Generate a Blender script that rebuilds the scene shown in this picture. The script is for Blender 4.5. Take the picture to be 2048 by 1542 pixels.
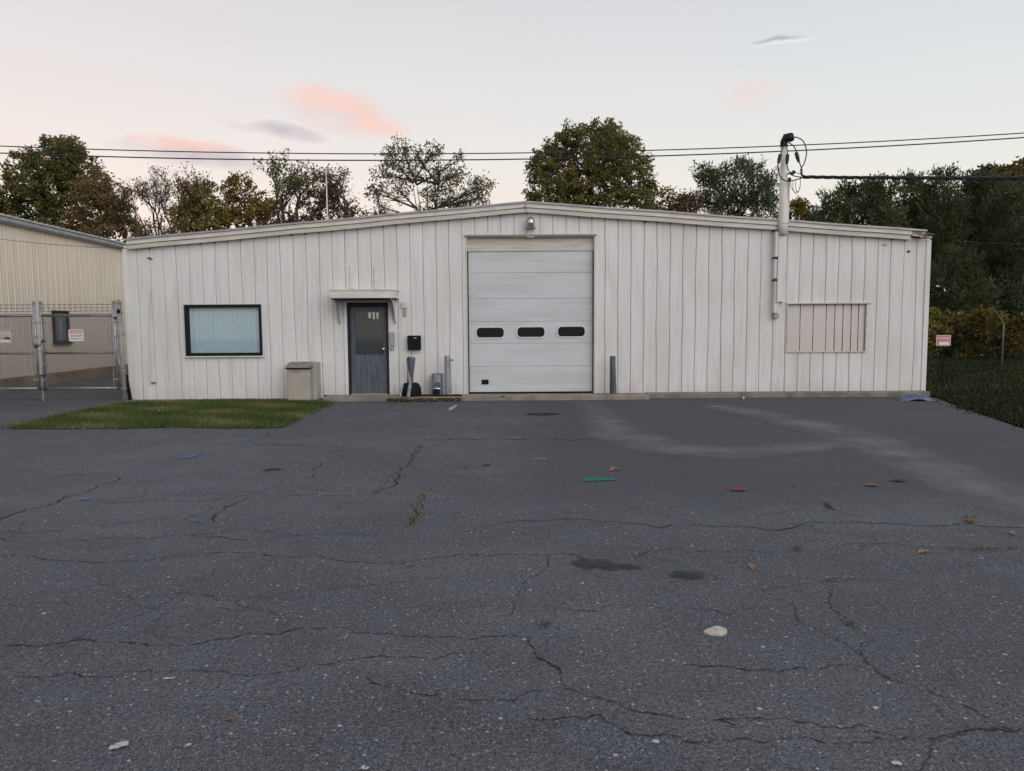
import bpy, bmesh, math, random
import numpy as np
from mathutils import Vector, Matrix

for o in list(bpy.data.objects):
    bpy.data.objects.remove(o)
scene = bpy.context.scene
col = scene.collection
RND = random.Random(7)
R = math.radians

# ------------------------------------------------------------------ camera
CAM_H = 1.75
F = 1480.0
PITCH, ROLL = 4.75, -0.38
cam_d = bpy.data.cameras.new('camera')
cam = bpy.data.objects.new('camera', cam_d)
col.objects.link(cam)
cam_d.sensor_width = 36.0
cam_d.lens = 36.0 * F / 2048.0
cam_d.clip_end = 3000
cam.location = (0, 0, CAM_H)
CAM_R = Matrix.Rotation(R(90 - PITCH), 3, 'X') @ Matrix.Rotation(R(ROLL), 3, 'Z')
cam.rotation_euler = CAM_R.to_euler()
scene.camera = cam

# ------------------------------------------------------------------ sky (world)
SUN_EL, SUN_AZ = 32.0, 145.0     # broad dusk glow from behind the camera
world = bpy.data.worlds.new('World')
scene.world = world
world.use_nodes = True
wn, wl = world.node_tree.nodes, world.node_tree.links
wn.clear()
def N(nodes, t, **kw):
    n = nodes.new(t)
    for k, v in kw.items():
        setattr(n, k, v)
    return n
w_out = N(wn, 'ShaderNodeOutputWorld')
w_bg = N(wn, 'ShaderNodeBackground')
w_tc = N(wn, 'ShaderNodeTexCoord')
w_sep = N(wn, 'ShaderNodeSeparateXYZ')
wl.new(w_tc.outputs['Generated'], w_sep.inputs[0])
def wmath(op, a, b=None, c=None, clamp=False):
    n = N(wn, 'ShaderNodeMath', operation=op)
    n.use_clamp = clamp
    for i, v in enumerate((a, b, c)):
        if v is None: continue
        if isinstance(v, (int, float)): n.inputs[i].default_value = v
        else: wl.new(v, n.inputs[i])
    return n.outputs[0]
def wmix(fac, a, b):
    n = N(wn, 'ShaderNodeMix', data_type='RGBA')
    for i, v in ((0, fac), (6, a), (7, b)):
        if isinstance(v, (int, float)): n.inputs[i].default_value = v
        elif isinstance(v, tuple): n.inputs[i].default_value = (*v, 1)
        else: wl.new(v, n.inputs[i])
    return n.outputs[2]
ramp = N(wn, 'ShaderNodeValToRGB')
wl.new(wmath('MAXIMUM', w_sep.outputs['Z'], 0.0), ramp.inputs[0])
els = ramp.color_ramp.elements
els[0].position, els[0].color = 0.0, (0.95, 0.82, 0.67, 1)
els[1].position, els[1].color = 1.0, (0.34, 0.38, 0.44, 1)
for p, c in ((0.13, (0.93, 0.845, 0.755)), (0.22, (0.84, 0.815, 0.79)), (0.31, (0.755, 0.76, 0.775)), (0.42, (0.67, 0.675, 0.71))):
    e = els.new(p); e.color = (*c, 1)
# the west-lit side is a little pinker, the other a little greyer
az = wmath('MULTIPLY_ADD', w_sep.outputs['X'], 0.8, 0.5, clamp=True)
tint = wmix(az, (1.07, 0.985, 0.965), (0.93, 0.985, 0.99))
mul = N(wn, 'ShaderNodeMix', data_type='RGBA', blend_type='MULTIPLY')
mul.inputs[0].default_value = 1.0
wl.new(ramp.outputs[0], mul.inputs[6]); wl.new(tint, mul.inputs[7])
sky_col = mul.outputs[2]
# soft dusk clouds at fixed directions in the sky
def dirvec(px, py):
    d = CAM_R @ Vector(((px - 1024) / F, -(py - 771) / F, -1.0))
    return d.normalized()
w_noise = N(wn, 'ShaderNodeTexNoise'); w_noise.inputs['Scale'].default_value = 13.0
w_noise.inputs['Detail'].default_value = 5.0
wl.new(w_tc.outputs['Generated'], w_noise.inputs['Vector'])
w_warp = N(wn, 'ShaderNodeVectorMath', operation='MULTIPLY_ADD')
wl.new(w_noise.outputs['Color'], w_warp.inputs[0])
w_warp.inputs[1].default_value = (0.05, 0.0, 0.022)
wl.new(w_tc.outputs['Generated'], w_warp.inputs[2])
w_n2 = N(wn, 'ShaderNodeTexNoise'); w_n2.inputs['Scale'].default_value = 22.0; w_n2.inputs['Detail'].default_value = 6.0
w_str = N(wn, 'ShaderNodeVectorMath', operation='MULTIPLY'); wl.new(w_tc.outputs['Generated'], w_str.inputs[0]); w_str.inputs[1].default_value = (1, 1, 2.6)
wl.new(w_str.outputs[0], w_n2.inputs['Vector'])
w_puff = wmath('MULTIPLY_ADD', w_n2.outputs[0], 2.6, -0.35, clamp=True)
def cloud(base, px, py, rx, rz, tilt, colr, strength):
    global sky_col
    d = dirvec(px, py)
    right = d.cross(Vector((0, 0, 1))).normalized()
    up = right.cross(d).normalized()
    a = R(tilt)
    ax = right * math.cos(a) + up * math.sin(a)
    ay = -right * math.sin(a) + up * math.cos(a)
    off = d + Vector((0.025, 0, 0.011))
    def comp(axis, rad):
        n = N(wn, 'ShaderNodeVectorMath', operation='SUBTRACT')
        wl.new(w_warp.outputs[0], n.inputs[0]); n.inputs[1].default_value = off
        m = N(wn, 'ShaderNodeVectorMath', operation='DOT_PRODUCT')
        wl.new(n.outputs[0], m.inputs[0]); m.inputs[1].default_value = axis / rad
        return m.outputs['Value']
    u, v = comp(ax, rx / F), comp(ay, rz / F)
    rr = wmath('ADD', wmath('MULTIPLY', u, u), wmath('MULTIPLY', v, v))
    front = N(wn, 'ShaderNodeVectorMath', operation='DOT_PRODUCT')
    wl.new(w_tc.outputs['Generated'], front.inputs[0]); front.inputs[1].default_value = d
    f = wmath('SUBTRACT', 1.0, wmath('POWER', rr, 0.8), clamp=True)
    f = wmath('MULTIPLY', f, wmath('GREATER_THAN', front.outputs['Value'], 0.5))
    f = wmath('MULTIPLY', f, w_puff)
    f = wmath('MULTIPLY', f, strength, clamp=True)
    sky_col = wmix(f, sky_col, colr)
cloud(None, 385, 308, 150, 24, -2, (0.60, 0.52, 0.56), 1.0)
cloud(None, 360, 287, 95, 17, -2, (0.95, 0.62, 0.52), 1.0)
cloud(None, 575, 262, 80, 17, -8, (0.60, 0.54, 0.57), 1.0)
cloud(None, 480, 250, 60, 10, -8, (0.80, 0.66, 0.63), 0.6)
cloud(None, 675, 222, 105, 46, -10, (0.82, 0.64, 0.61), 0.9)
cloud(None, 650, 200, 90, 26, -5, (0.97, 0.65, 0.56), 0.9)
cloud(None, 745, 248, 70, 26, -18, (0.98, 0.62, 0.52), 0.8)
cloud(None, 1510, 187, 75, 34, 2, (0.84, 0.70, 0.66), 0.7)
cloud(None, 1310, 210, 40, 14, 0, (0.84, 0.74, 0.70), 0.4)
cloud(None, 1550, 78, 42, 6, 0, (0.42, 0.44, 0.48), 0.9)
cloud(None, 1565, 82, 60, 4, 0, (0.86, 0.87, 0.89), 0.7)
# a real sky model under it for the colour of the dome
nish = N(wn, 'ShaderNodeTexSky', sky_type='NISHITA')
nish.sun_disc = False
nish.sun_elevation = R(SUN_EL); nish.sun_rotation = R(SUN_AZ)
nsc = N(wn, 'ShaderNodeVectorMath', operation='SCALE')
wl.new(nish.outputs[0], nsc.inputs[0]); nsc.inputs['Scale'].default_value = 0.05
wl.new(wmix(0.05, sky_col, nsc.outputs[0]), w_bg.inputs['Color'])
w_bg.inputs['Strength'].default_value = 1.06
wl.new(w_bg.outputs[0], w_out.inputs['Surface'])

# ------------------------------------------------------------------ sun
sun_d = bpy.data.lights.new('sun', 'SUN')
sun_d.energy = 1.5
sun_d.angle = R(60)
sun_d.color = (1.0, 0.975, 0.955)
sun = bpy.data.objects.new('sun', sun_d)
col.objects.link(sun)
_sd = Vector((math.sin(R(SUN_AZ)) * math.cos(R(SUN_EL)), math.cos(R(SUN_AZ)) * math.cos(R(SUN_EL)), math.sin(R(SUN_EL))))
sun.rotation_euler = _sd.to_track_quat('Z', 'Y').to_euler()

vs = scene.view_settings
vs.view_transform = 'Standard'
vs.look = 'None'
vs.exposure = 0.0
vs.gamma = 1.0
vs.use_curve_mapping = False
scene.cycles.max_bounces = 6
scene.cycles.diffuse_bounces = 3
scene.cycles.transparent_max_bounces = 12

# ------------------------------------------------------------------ helpers
def ray(px, py):
    return CAM_R @ Vector(((px - 1024) / F, -(py - 771) / F, -1.0))
def at_y(px, py, Y):
    d = ray(px, py)
    return Vector((0, 0, CAM_H)) + d * (Y / d.y)
def at_z(px, py, z=0.0):
    d = ray(px, py)
    return Vector((0, 0, CAM_H)) + d * ((z - CAM_H) / d.z)

class MB:
    def __init__(self):
        self.v, self.f = [], []
    def quad(self, a, b, c, d):
        n = len(self.v); self.v += [tuple(a), tuple(b), tuple(c), tuple(d)]; self.f.append((n, n+1, n+2, n+3)); return self
    def poly(self, pts):
        n = len(self.v); self.v += [tuple(p) for p in pts]; self.f.append(tuple(range(n, n+len(pts)))); return self
    def box(self, x0, x1, y0, y1, z0, z1):
        n = len(self.v)
        self.v += [(x0,y0,z0),(x1,y0,z0),(x1,y1,z0),(x0,y1,z0),(x0,y0,z1),(x1,y0,z1),(x1,y1,z1),(x0,y1,z1)]
        for q in ((0,3,2,1),(4,5,6,7),(0,1,5,4),(1,2,6,5),(2,3,7,6),(3,0,4,7)):
            self.f.append(tuple(n+i for i in q))
        return self
    def prism(self, pts, vec):
        """closed outline extruded along vec"""
        n = len(self.v); k = len(pts); vec = Vector(vec)
        self.v += [tuple(p) for p in pts] + [tuple(Vector(p) + vec) for p in pts]
        self.f.append(tuple(range(n, n+k))); self.f.append(tuple(n+k+i for i in reversed(range(k))))
        for i in range(k):
            j = (i+1) % k
            self.f.append((n+i, n+k+i, n+k+j, n+j))
        return self
    def tube(self, pts, rad, sides=8, caps=True):
        pts = [Vector(p) for p in pts]
        rads = rad if isinstance(rad, (list, tuple)) else [rad]*len(pts)
        n0 = len(self.v)
        prev = None
        for i, p in enumerate(pts):
            t = (pts[min(i+1, len(pts)-1)] - pts[max(i-1, 0)])
            if t.length < 1e-9: t = Vector((0, 0, 1))
            t.normalize()
            if prev is None:
                a = t.cross(Vector((0, 0, 1)))
                if a.length < 0.05: a = t.cross(Vector((0, 1, 0)))
                a.normalize()
            else:
                a = prev - t * prev.dot(t)
                if a.length < 1e-6: a = t.orthogonal()
                a.normalize()
            prev = a
            b = t.cross(a)
            for k in range(sides):
                an = 2*math.pi*k/sides
                self.v.append(tuple(p + (a*math.cos(an) + b*math.sin(an))*rads[i]))
        for i in range(len(pts)-1):
            for k in range(sides):
                k2 = (k+1) % sides
                self.f.append((n0+i*sides+k, n0+i*sides+k2, n0+(i+1)*sides+k2, n0+(i+1)*sides+k))
        if caps:
            self.f.append(tuple(n0+k for k in reversed(range(sides))))
            e = n0+(len(pts)-1)*sides
            self.f.append(tuple(e+k for k in range(sides)))
        return self
    def lathe(self, prof, c, sides=20):
        """prof: list of (radius, z)"""
        return self.tube([(c[0], c[1], c[2]+z) for r, z in prof], [max(r, 0.0005) for r, z in prof], sides)
    def build(self, name, mat, parent=None, smooth=False, bevel=0.0):
        me = bpy.data.meshes.new(name)
        me.from_pydata(self.v, [], self.f)
        me.update()
        o = bpy.data.objects.new(name, me)
        col.objects.link(o)
        if mat: me.materials.append(mat)
        bm = bmesh.new(); bm.from_mesh(me)
        bmesh.ops.recalc_face_normals(bm, faces=bm.faces)
        if bevel:
            es = [e for e in bm.edges if len(e.link_faces) == 2 and e.calc_face_angle(0) > 0.6]
            bmesh.ops.bevel(bm, geom=es, offset=bevel, segments=2, affect='EDGES', profile=0.5, clamp_overlap=True)
        bm.to_mesh(me); bm.free()
        if smooth:
            for p in me.polygons: p.use_smooth = True
        if parent: o.parent = parent
        return o

def tag(o, label=None, cat=None, group=None, kind=None):
    if label: o['label'] = label
    if cat: o['category'] = cat
    if group: o['group'] = group
    if kind: o['kind'] = kind
    return o
def empty(name, loc, label, cat, group=None):
    o = bpy.data.objects.new(name, None)
    col.objects.link(o)
    o.location = loc
    o.empty_display_size = 0.2
    tag(o, label, cat, group)
    return o
def adopt(root, *obs):
    """parent world-space meshes to an Empty standing at the thing's base"""
    inv = Matrix.Translation(root.location).inverted()
    for ob in obs:
        ob.parent = root
        ob.matrix_parent_inverse = inv
    return root
class Thing:
    def __init__(self, name, loc, label, cat, group=None):
        self.root = empty(name, loc, label, cat, group)
    def part(self, mb, name, mat, parent=None, **kw):
        o = mb.build(name, mat, None, **kw)
        if parent is None:
            adopt(self.root, o)
        else:
            o.parent = parent          # parts carry identity transforms; parent has the inverse set
        return o

# ------------------------------------------------------------------ materials
def new_mat(name):
    m = bpy.data.materials.new(name); m.use_nodes = True
    nt = m.node_tree; nt.nodes.clear()
    out = nt.nodes.new('ShaderNodeOutputMaterial')
    b = nt.nodes.new('ShaderNodeBsdfPrincipled')
    nt.links.new(b.outputs[0], out.inputs[0])
    return m, nt, b, out
def lnk(nt, sock, v):
    if isinstance(v, (int, float)): sock.default_value = v
    elif isinstance(v, tuple): sock.default_value = (*v, 1) if len(v) == 3 and len(sock.default_value) == 4 else v
    else: nt.links.new(v, sock)
def nmath(nt, op, a, b=None, c=None, clamp=False):
    n = nt.nodes.new('ShaderNodeMath'); n.operation = op; n.use_clamp = clamp
    for i, v in enumerate((a, b, c)):
        if v is not None: lnk(nt, n.inputs[i], v)
    return n.outputs[0]
def nmix(nt, fac, a, b, blend='MIX'):
    n = nt.nodes.new('ShaderNodeMix'); n.data_type = 'RGBA'; n.blend_type = blend
    lnk(nt, n.inputs[0], fac); lnk(nt, n.inputs[6], a); lnk(nt, n.inputs[7], b)
    return n.outputs[2]
def npos(nt, scale=(1, 1, 1)):
    g = nt.nodes.new('ShaderNodeNewGeometry')
    m = nt.nodes.new('ShaderNodeVectorMath'); m.operation = 'MULTIPLY'
    nt.links.new(g.outputs['Position'], m.inputs[0]); m.inputs[1].default_value = scale
    return m.outputs[0]
def nnoise(nt, vec, scale, detail=3.0, rough=0.55, out='Fac'):
    n = nt.nodes.new('ShaderNodeTexNoise')
    n.inputs['Scale'].default_value = scale; n.inputs['Detail'].default_value = detail
    n.inputs['Roughness'].default_value = rough
    nt.links.new(vec, n.inputs['Vector'])
    return n.outputs[out]
def nsmooth(nt, v, a, b):
    n = nt.nodes.new('ShaderNodeMapRange'); n.interpolation_type = 'SMOOTHSTEP'
    lnk(nt, n.inputs[0], v); n.inputs[1].default_value = a; n.inputs[2].default_value = b
    n.inputs[3].default_value = 0; n.inputs[4].default_value = 1
    return n.outputs[0]
def nbump(nt, b, h, strength, dist=0.01):
    n = nt.nodes.new('ShaderNodeBump'); n.inputs['Strength'].default_value = strength
    n.inputs['Distance'].default_value = dist
    nt.links.new(h, n.inputs['Height']); nt.links.new(n.outputs[0], b.inputs['Normal'])

def plain(name, c, rough=0.6, metal=0.0, var=0.12, scale=6.0, stretch=(1, 1, 1), bump=0.0, c2=None, spec=0.5):
    m, nt, b, out = new_mat(name)
    p = npos(nt, stretch)
    n = nnoise(nt, p, scale, 4.0)
    if c2 is None: c2 = tuple(x * (1 - 2*var) for x in c)
    f = nsmooth(nt, n, 0.35, 0.68)
    lnk(nt, b.inputs['Base Color'], nmix(nt, f, c, c2))
    b.inputs['Roughness'].default_value = rough
    b.inputs['Metallic'].default_value = metal
    b.inputs['Specular IOR Level'].default_value = spec
    if bump: nbump(nt, b, nnoise(nt, p, scale*6, 4.0), bump)
    return m

def siding_mat(name, c, streak, dirt, rust=None):
    """painted sheet steel: vertical rain streaks, slight oil-canning, dirt"""
    m, nt, b, out = new_mat(name)
    p1 = npos(nt, (7.0, 7.0, 0.35))
    p2 = npos(nt, (0.8, 0.8, 0.45))
    s = nsmooth(nt, nnoise(nt, p1, 1.6, 5.0, 0.6), 0.42, 0.75)
    d = nsmooth(nt, nnoise(nt, p2, 1.0, 4.0), 0.40, 0.72)
    oi = nt.nodes.new('ShaderNodeObjectInfo')
    base = nmix(nt, nmath(nt, 'MULTIPLY', oi.outputs['Random'], 0.5), c, tuple(x*0.92 for x in c))
    cc = nmix(nt, nmath(nt, 'MULTIPLY', s, 0.55), base, streak)
    cc = nmix(nt, nmath(nt, 'MULTIPLY', d, 0.6), cc, dirt)
    fine = nsmooth(nt, nnoise(nt, npos(nt), 60, 3.0), 0.66, 0.78)
    cc = nmix(nt, nmath(nt, 'MULTIPLY', fine, 0.25), cc, dirt)
    if rust:
        r = nsmooth(nt, nnoise(nt, npos(nt, (9, 9, 0.5)), 1.2, 4.0), 0.55, 0.74)
        cc = nmix(nt, nmath(nt, 'MULTIPLY', r, 0.45), cc, rust)
    # grime washed down to the foot of the sheets
    g = nt.nodes.new('ShaderNodeNewGeometry'); sx = nt.nodes.new('ShaderNodeSeparateXYZ')
    nt.links.new(g.outputs['Position'], sx.inputs[0])
    low = nmath(nt, 'SUBTRACT', nmath(nt, 'MULTIPLY', nnoise(nt, npos(nt, (3, 3, 1)), 1.4, 4.0), 0.9), sx.outputs['Z'])
    low = nsmooth(nt, low, 0.0, 0.45)
    cc = nmix(nt, nmath(nt, 'MULTIPLY', low, 0.30), cc, tuple(x*0.6 for x in dirt))
    lnk(nt, b.inputs['Base Color'], cc)
    b.inputs['Roughness'].default_value = 0.55
    b.inputs['Specular IOR Level'].default_value = 0.3
    h = nnoise(nt, npos(nt, (3.5, 3.5, 0.9)), 1.0, 3.0)
    nbump(nt, b, h, 0.5, 0.04)
    return m

M = {}
M['siding'] = siding_mat('white_siding', (0.665, 0.662, 0.662), (0.50, 0.50, 0.51), (0.54, 0.51, 0.49), rust=(0.52, 0.47, 0.43))
M['tan_siding'] = siding_mat('tan_siding', (0.74, 0.645, 0.535), (0.66, 0.58, 0.49), (0.62, 0.55, 0.47), rust=(0.52, 0.36, 0.23))
M['infill'] = siding_mat('infill_sheet', (0.60, 0.565, 0.545), (0.47, 0.44, 0.42), (0.50, 0.46, 0.43))
M['seam'] = plain('seam_shadowless_steel', (0.30, 0.29, 0.285), 0.7)
M['tan_seam'] = plain('tan_seam', (0.52, 0.40, 0.29), 0.8)
M['core'] = plain('wall_core', (0.10, 0.10, 0.10), 0.9)
M['trim'] = plain('painted_trim', (0.63, 0.605, 0.575), 0.55, var=0.08, scale=3, stretch=(1, 1, 3), bump=0.05)
M['trim_warm'] = plain('warm_trim', (0.57, 0.535, 0.48), 0.6, var=0.10, scale=2.5, stretch=(0.6, 1, 4))
M['cap'] = plain('grey_metal_cap', (0.36, 0.365, 0.385), 0.45, 0.3, var=0.12, scale=3)
M['torn'] = plain('torn_board', (0.40, 0.37, 0.33), 0.9, var=0.35, scale=14, c2=(0.08, 0.07, 0.06))
M['roof'] = plain('roof_sheet', (0.42, 0.42, 0.42), 0.5, 0.3)
M['concrete'] = plain('concrete', (0.27, 0.235, 0.20), 0.9, var=0.2, scale=2.2, bump=0.4, c2=(0.17, 0.145, 0.125))
M['footing'] = plain('footing', (0.22, 0.20, 0.18), 0.9, var=0.2, scale=2.5, bump=0.4, c2=(0.13, 0.115, 0.10))
M['tan_footing'] = plain('tan_footing', (0.33, 0.235, 0.145), 0.9, var=0.2, scale=1.8, bump=0.4, c2=(0.19, 0.135, 0.09))
M['black_frame'] = plain('black_frame', (0.009, 0.009, 0.010), 0.6, var=0.1, spec=.2)
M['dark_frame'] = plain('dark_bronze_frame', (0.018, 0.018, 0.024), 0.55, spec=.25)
M['blind'] = plain('blind_fabric', (0.62, 0.78, 0.86), 0.8, var=0.03, scale=4, stretch=(4, 4, .4))
M['overhead'] = plain('overhead_door_white', (0.525, 0.55, 0.58), 0.5, var=0.06, scale=1.5, stretch=(.4, 1, 3), bump=0.03)
M['door_blue'] = plain('slate_blue_door', (0.088, 0.10, 0.132), 0.55, var=0.2, scale=5, stretch=(5, 1, 0.5))
M['dark_glass'] = plain('dark_glass', (0.006, 0.006, 0.010), 0.2, var=0.0, spec=.25)
M['black'] = plain('black_plastic', (0.006, 0.006, 0.0065), 0.6, var=0.15, spec=.2)
M['rubber'] = plain('black_rubber', (0.010, 0.010, 0.010), 0.8, var=0.25, scale=12, spec=.2)
M['galv'] = plain('galvanised', (0.34, 0.37, 0.40), 0.45, 0.55, var=0.15, scale=9)
M['galv_wire'] = plain('galvanised_wire', (0.06, 0.058, 0.056), 0.7, 0.0)
M['post_grey'] = plain('weathered_post', (0.30, 0.285, 0.265), 0.7, 0.1, var=0.2, scale=8, stretch=(1, 1, .4))
M['fence_dull'] = plain('dull_fence_steel', (0.13, 0.12, 0.105), 0.8, var=0.2)
M['rusty'] = plain('rusty_chain', (0.085, 0.055, 0.042), 0.8, 0.3, var=0.3, scale=40)
M['cabinet'] = plain('beige_cabinet', (0.36, 0.335, 0.29), 0.6, var=0.06, scale=3)
M['cabinet_lid'] = plain('grey_brown_lid', (0.21, 0.195, 0.175), 0.7, var=0.12)
M['bollard'] = plain('bluegrey_bollard', (0.27, 0.28, 0.32), 0.55, 0.2, var=0.18, scale=6, stretch=(1, 1, .35), c2=(0.15, 0.155, 0.185))
M['bollard_dark'] = plain('dark_bollard', (0.11, 0.12, 0.15), 0.5, 0.2, var=0.2, scale=6, stretch=(1, 1, .35), c2=(0.05, 0.052, 0.065))
M['meter_blue'] = plain('meter_bluegrey', (0.13, 0.17, 0.22), 0.4, 0.4, var=0.2)
M['steel'] = plain('bright_steel', (0.62, 0.62, 0.62), 0.25, 0.9, var=0.08)
M['white_paint'] = plain('white_paint', (0.62, 0.60, 0.58), 0.55, var=0.06)
M['grey_paint'] = plain('grey_paint', (0.33, 0.335, 0.35), 0.6, var=0.1)
M['mast'] = plain('mast_paint', (0.66, 0.645, 0.63), 0.6, var=0.08, scale=3, stretch=(3, 3, .4))
M['cable'] = plain('cable_black', (0.014, 0.014, 0.015), 0.6)
M['sign_white'] = plain('sign_white', (0.68, 0.66, 0.64), 0.5, var=0.04)
M['sign_red'] = plain('sign_red', (0.55, 0.15, 0.145), 0.5, var=0.05)
M['sign_black'] = plain('sign_black', (0.03, 0.03, 0.03), 0.5)
M['soil'] = plain('dark_soil', (0.020, 0.020, 0.017), 1.0, var=0.25, scale=3, bump=0.6, spec=0.0)
M['bark'] = plain('bark', (0.052, 0.043, 0.036), 0.9, var=0.25, scale=9, stretch=(1, 1, .25), bump=0.5)
M['blue_tarp'] = plain('blue_tarp', (0.06, 0.10, 0.30), 0.4, var=0.15)
M['stone'] = plain('pale_stone', (0.46, 0.43, 0.38), 0.85, var=0.1, scale=20, bump=0.4)

def glass_mat():
    m, nt, b, out = new_mat('window_glass')
    nt.nodes.remove(b)
    tr = nt.nodes.new('ShaderNodeBsdfTransparent'); tr.inputs[0].default_value = (0.97, 0.99, 1.0, 1)
    gl = nt.nodes.new('ShaderNodeBsdfGlossy'); gl.inputs['Roughness'].default_value = 0.02
    fr = nt.nodes.new('ShaderNodeFresnel'); fr.inputs['IOR'].default_value = 1.5
    mx = nt.nodes.new('ShaderNodeMixShader')
    nt.links.new(nmath(nt, 'MULTIPLY', fr.outputs[0], 0.9), mx.inputs[0])
    nt.links.new(tr.outputs[0], mx.inputs[1]); nt.links.new(gl.outputs[0], mx.inputs[2])
    nt.links.new(mx.outputs[0], out.inputs[0])
    return m
M['glass'] = glass_mat()

def leaf_mat(name, c1, c2, c3, trans=0.25):
    m, nt, b, out = new_mat(name)
    at = nt.nodes.new('ShaderNodeAttribute'); at.attribute_name = 'hue'
    r = nt.nodes.new('ShaderNodeValToRGB')
    nt.links.new(at.outputs['Fac'], r.inputs[0])
    e = r.color_ramp.elements
    e[0].position, e[0].color = 0.0, (*c1, 1)
    e[1].position, e[1].color = 1.0, (*c3, 1)
    k = e.new(0.55); k.color = (*c2, 1)
    nt.links.new(r.outputs[0], b.inputs['Base Color'])
    b.inputs['Roughness'].default_value = 0.6
    b.inputs['Specular IOR Level'].default_value = 0.25
    tl = nt.nodes.new('ShaderNodeBsdfTranslucent')
    nt.links.new(r.outputs[0], tl.inputs[0])
    mx = nt.nodes.new('ShaderNodeMixShader'); mx.inputs[0].default_value = trans
    nt.links.new(b.outputs[0], mx.inputs[1]); nt.links.new(tl.outputs[0], mx.inputs[2])
    nt.links.new(mx.outputs[0], out.inputs[0])
    return m
L = {
 'oak':    leaf_mat('oak_leaves', (0.0756, 0.0837, 0.0280), (0.1232, 0.1240, 0.0370), (0.2611, 0.1707, 0.0470)),
 'brown':  leaf_mat('brown_leaves', (0.106, 0.079, 0.037), (0.165, 0.110, 0.047), (0.232, 0.142, 0.051)),
 'olive':  leaf_mat('olive_leaves', (0.116, 0.104, 0.025), (0.194, 0.161, 0.037), (0.310, 0.227, 0.051)),
 'ochre':  leaf_mat('ochre_leaves', (0.116, 0.085, 0.025), (0.214, 0.142, 0.034), (0.310, 0.189, 0.047)),
 'rust':   leaf_mat('dark_rust_leaves', (0.081, 0.056, 0.037), (0.116, 0.079, 0.047), (0.174, 0.113, 0.059)),
 'walnut': leaf_mat('sparse_leaves', (0.088, 0.099, 0.034), (0.145, 0.142, 0.051), (0.232, 0.189, 0.068)),
 'willow': leaf_mat('feathery_leaves', (0.046, 0.065, 0.028), (0.077, 0.099, 0.041), (0.120, 0.133, 0.051)),
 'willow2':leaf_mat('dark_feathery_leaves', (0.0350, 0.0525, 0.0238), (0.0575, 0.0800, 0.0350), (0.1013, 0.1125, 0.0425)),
 'yellow': leaf_mat('yellow_leaves', (0.082, 0.070, 0.014), (0.163, 0.122, 0.019), (0.256, 0.186, 0.023)),
 'hill':   leaf_mat('autumn_leaves', (0.062, 0.070, 0.025), (0.124, 0.101, 0.031), (0.217, 0.132, 0.039)),
 'grass':  leaf_mat('grass_blades', (0.055, 0.085, 0.022), (0.095, 0.125, 0.034), (0.23, 0.18, 0.08), 0.2),
 'rough':  leaf_mat('rough_grass', (0.0204, 0.0275, 0.0088), (0.0341, 0.0391, 0.0121), (0.0638, 0.0556, 0.0215), 0.2),
 'straw':  leaf_mat('straw', (0.07, 0.06, 0.03), (0.14, 0.10, 0.05), (0.26, 0.20, 0.11), 0.1),
}

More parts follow.
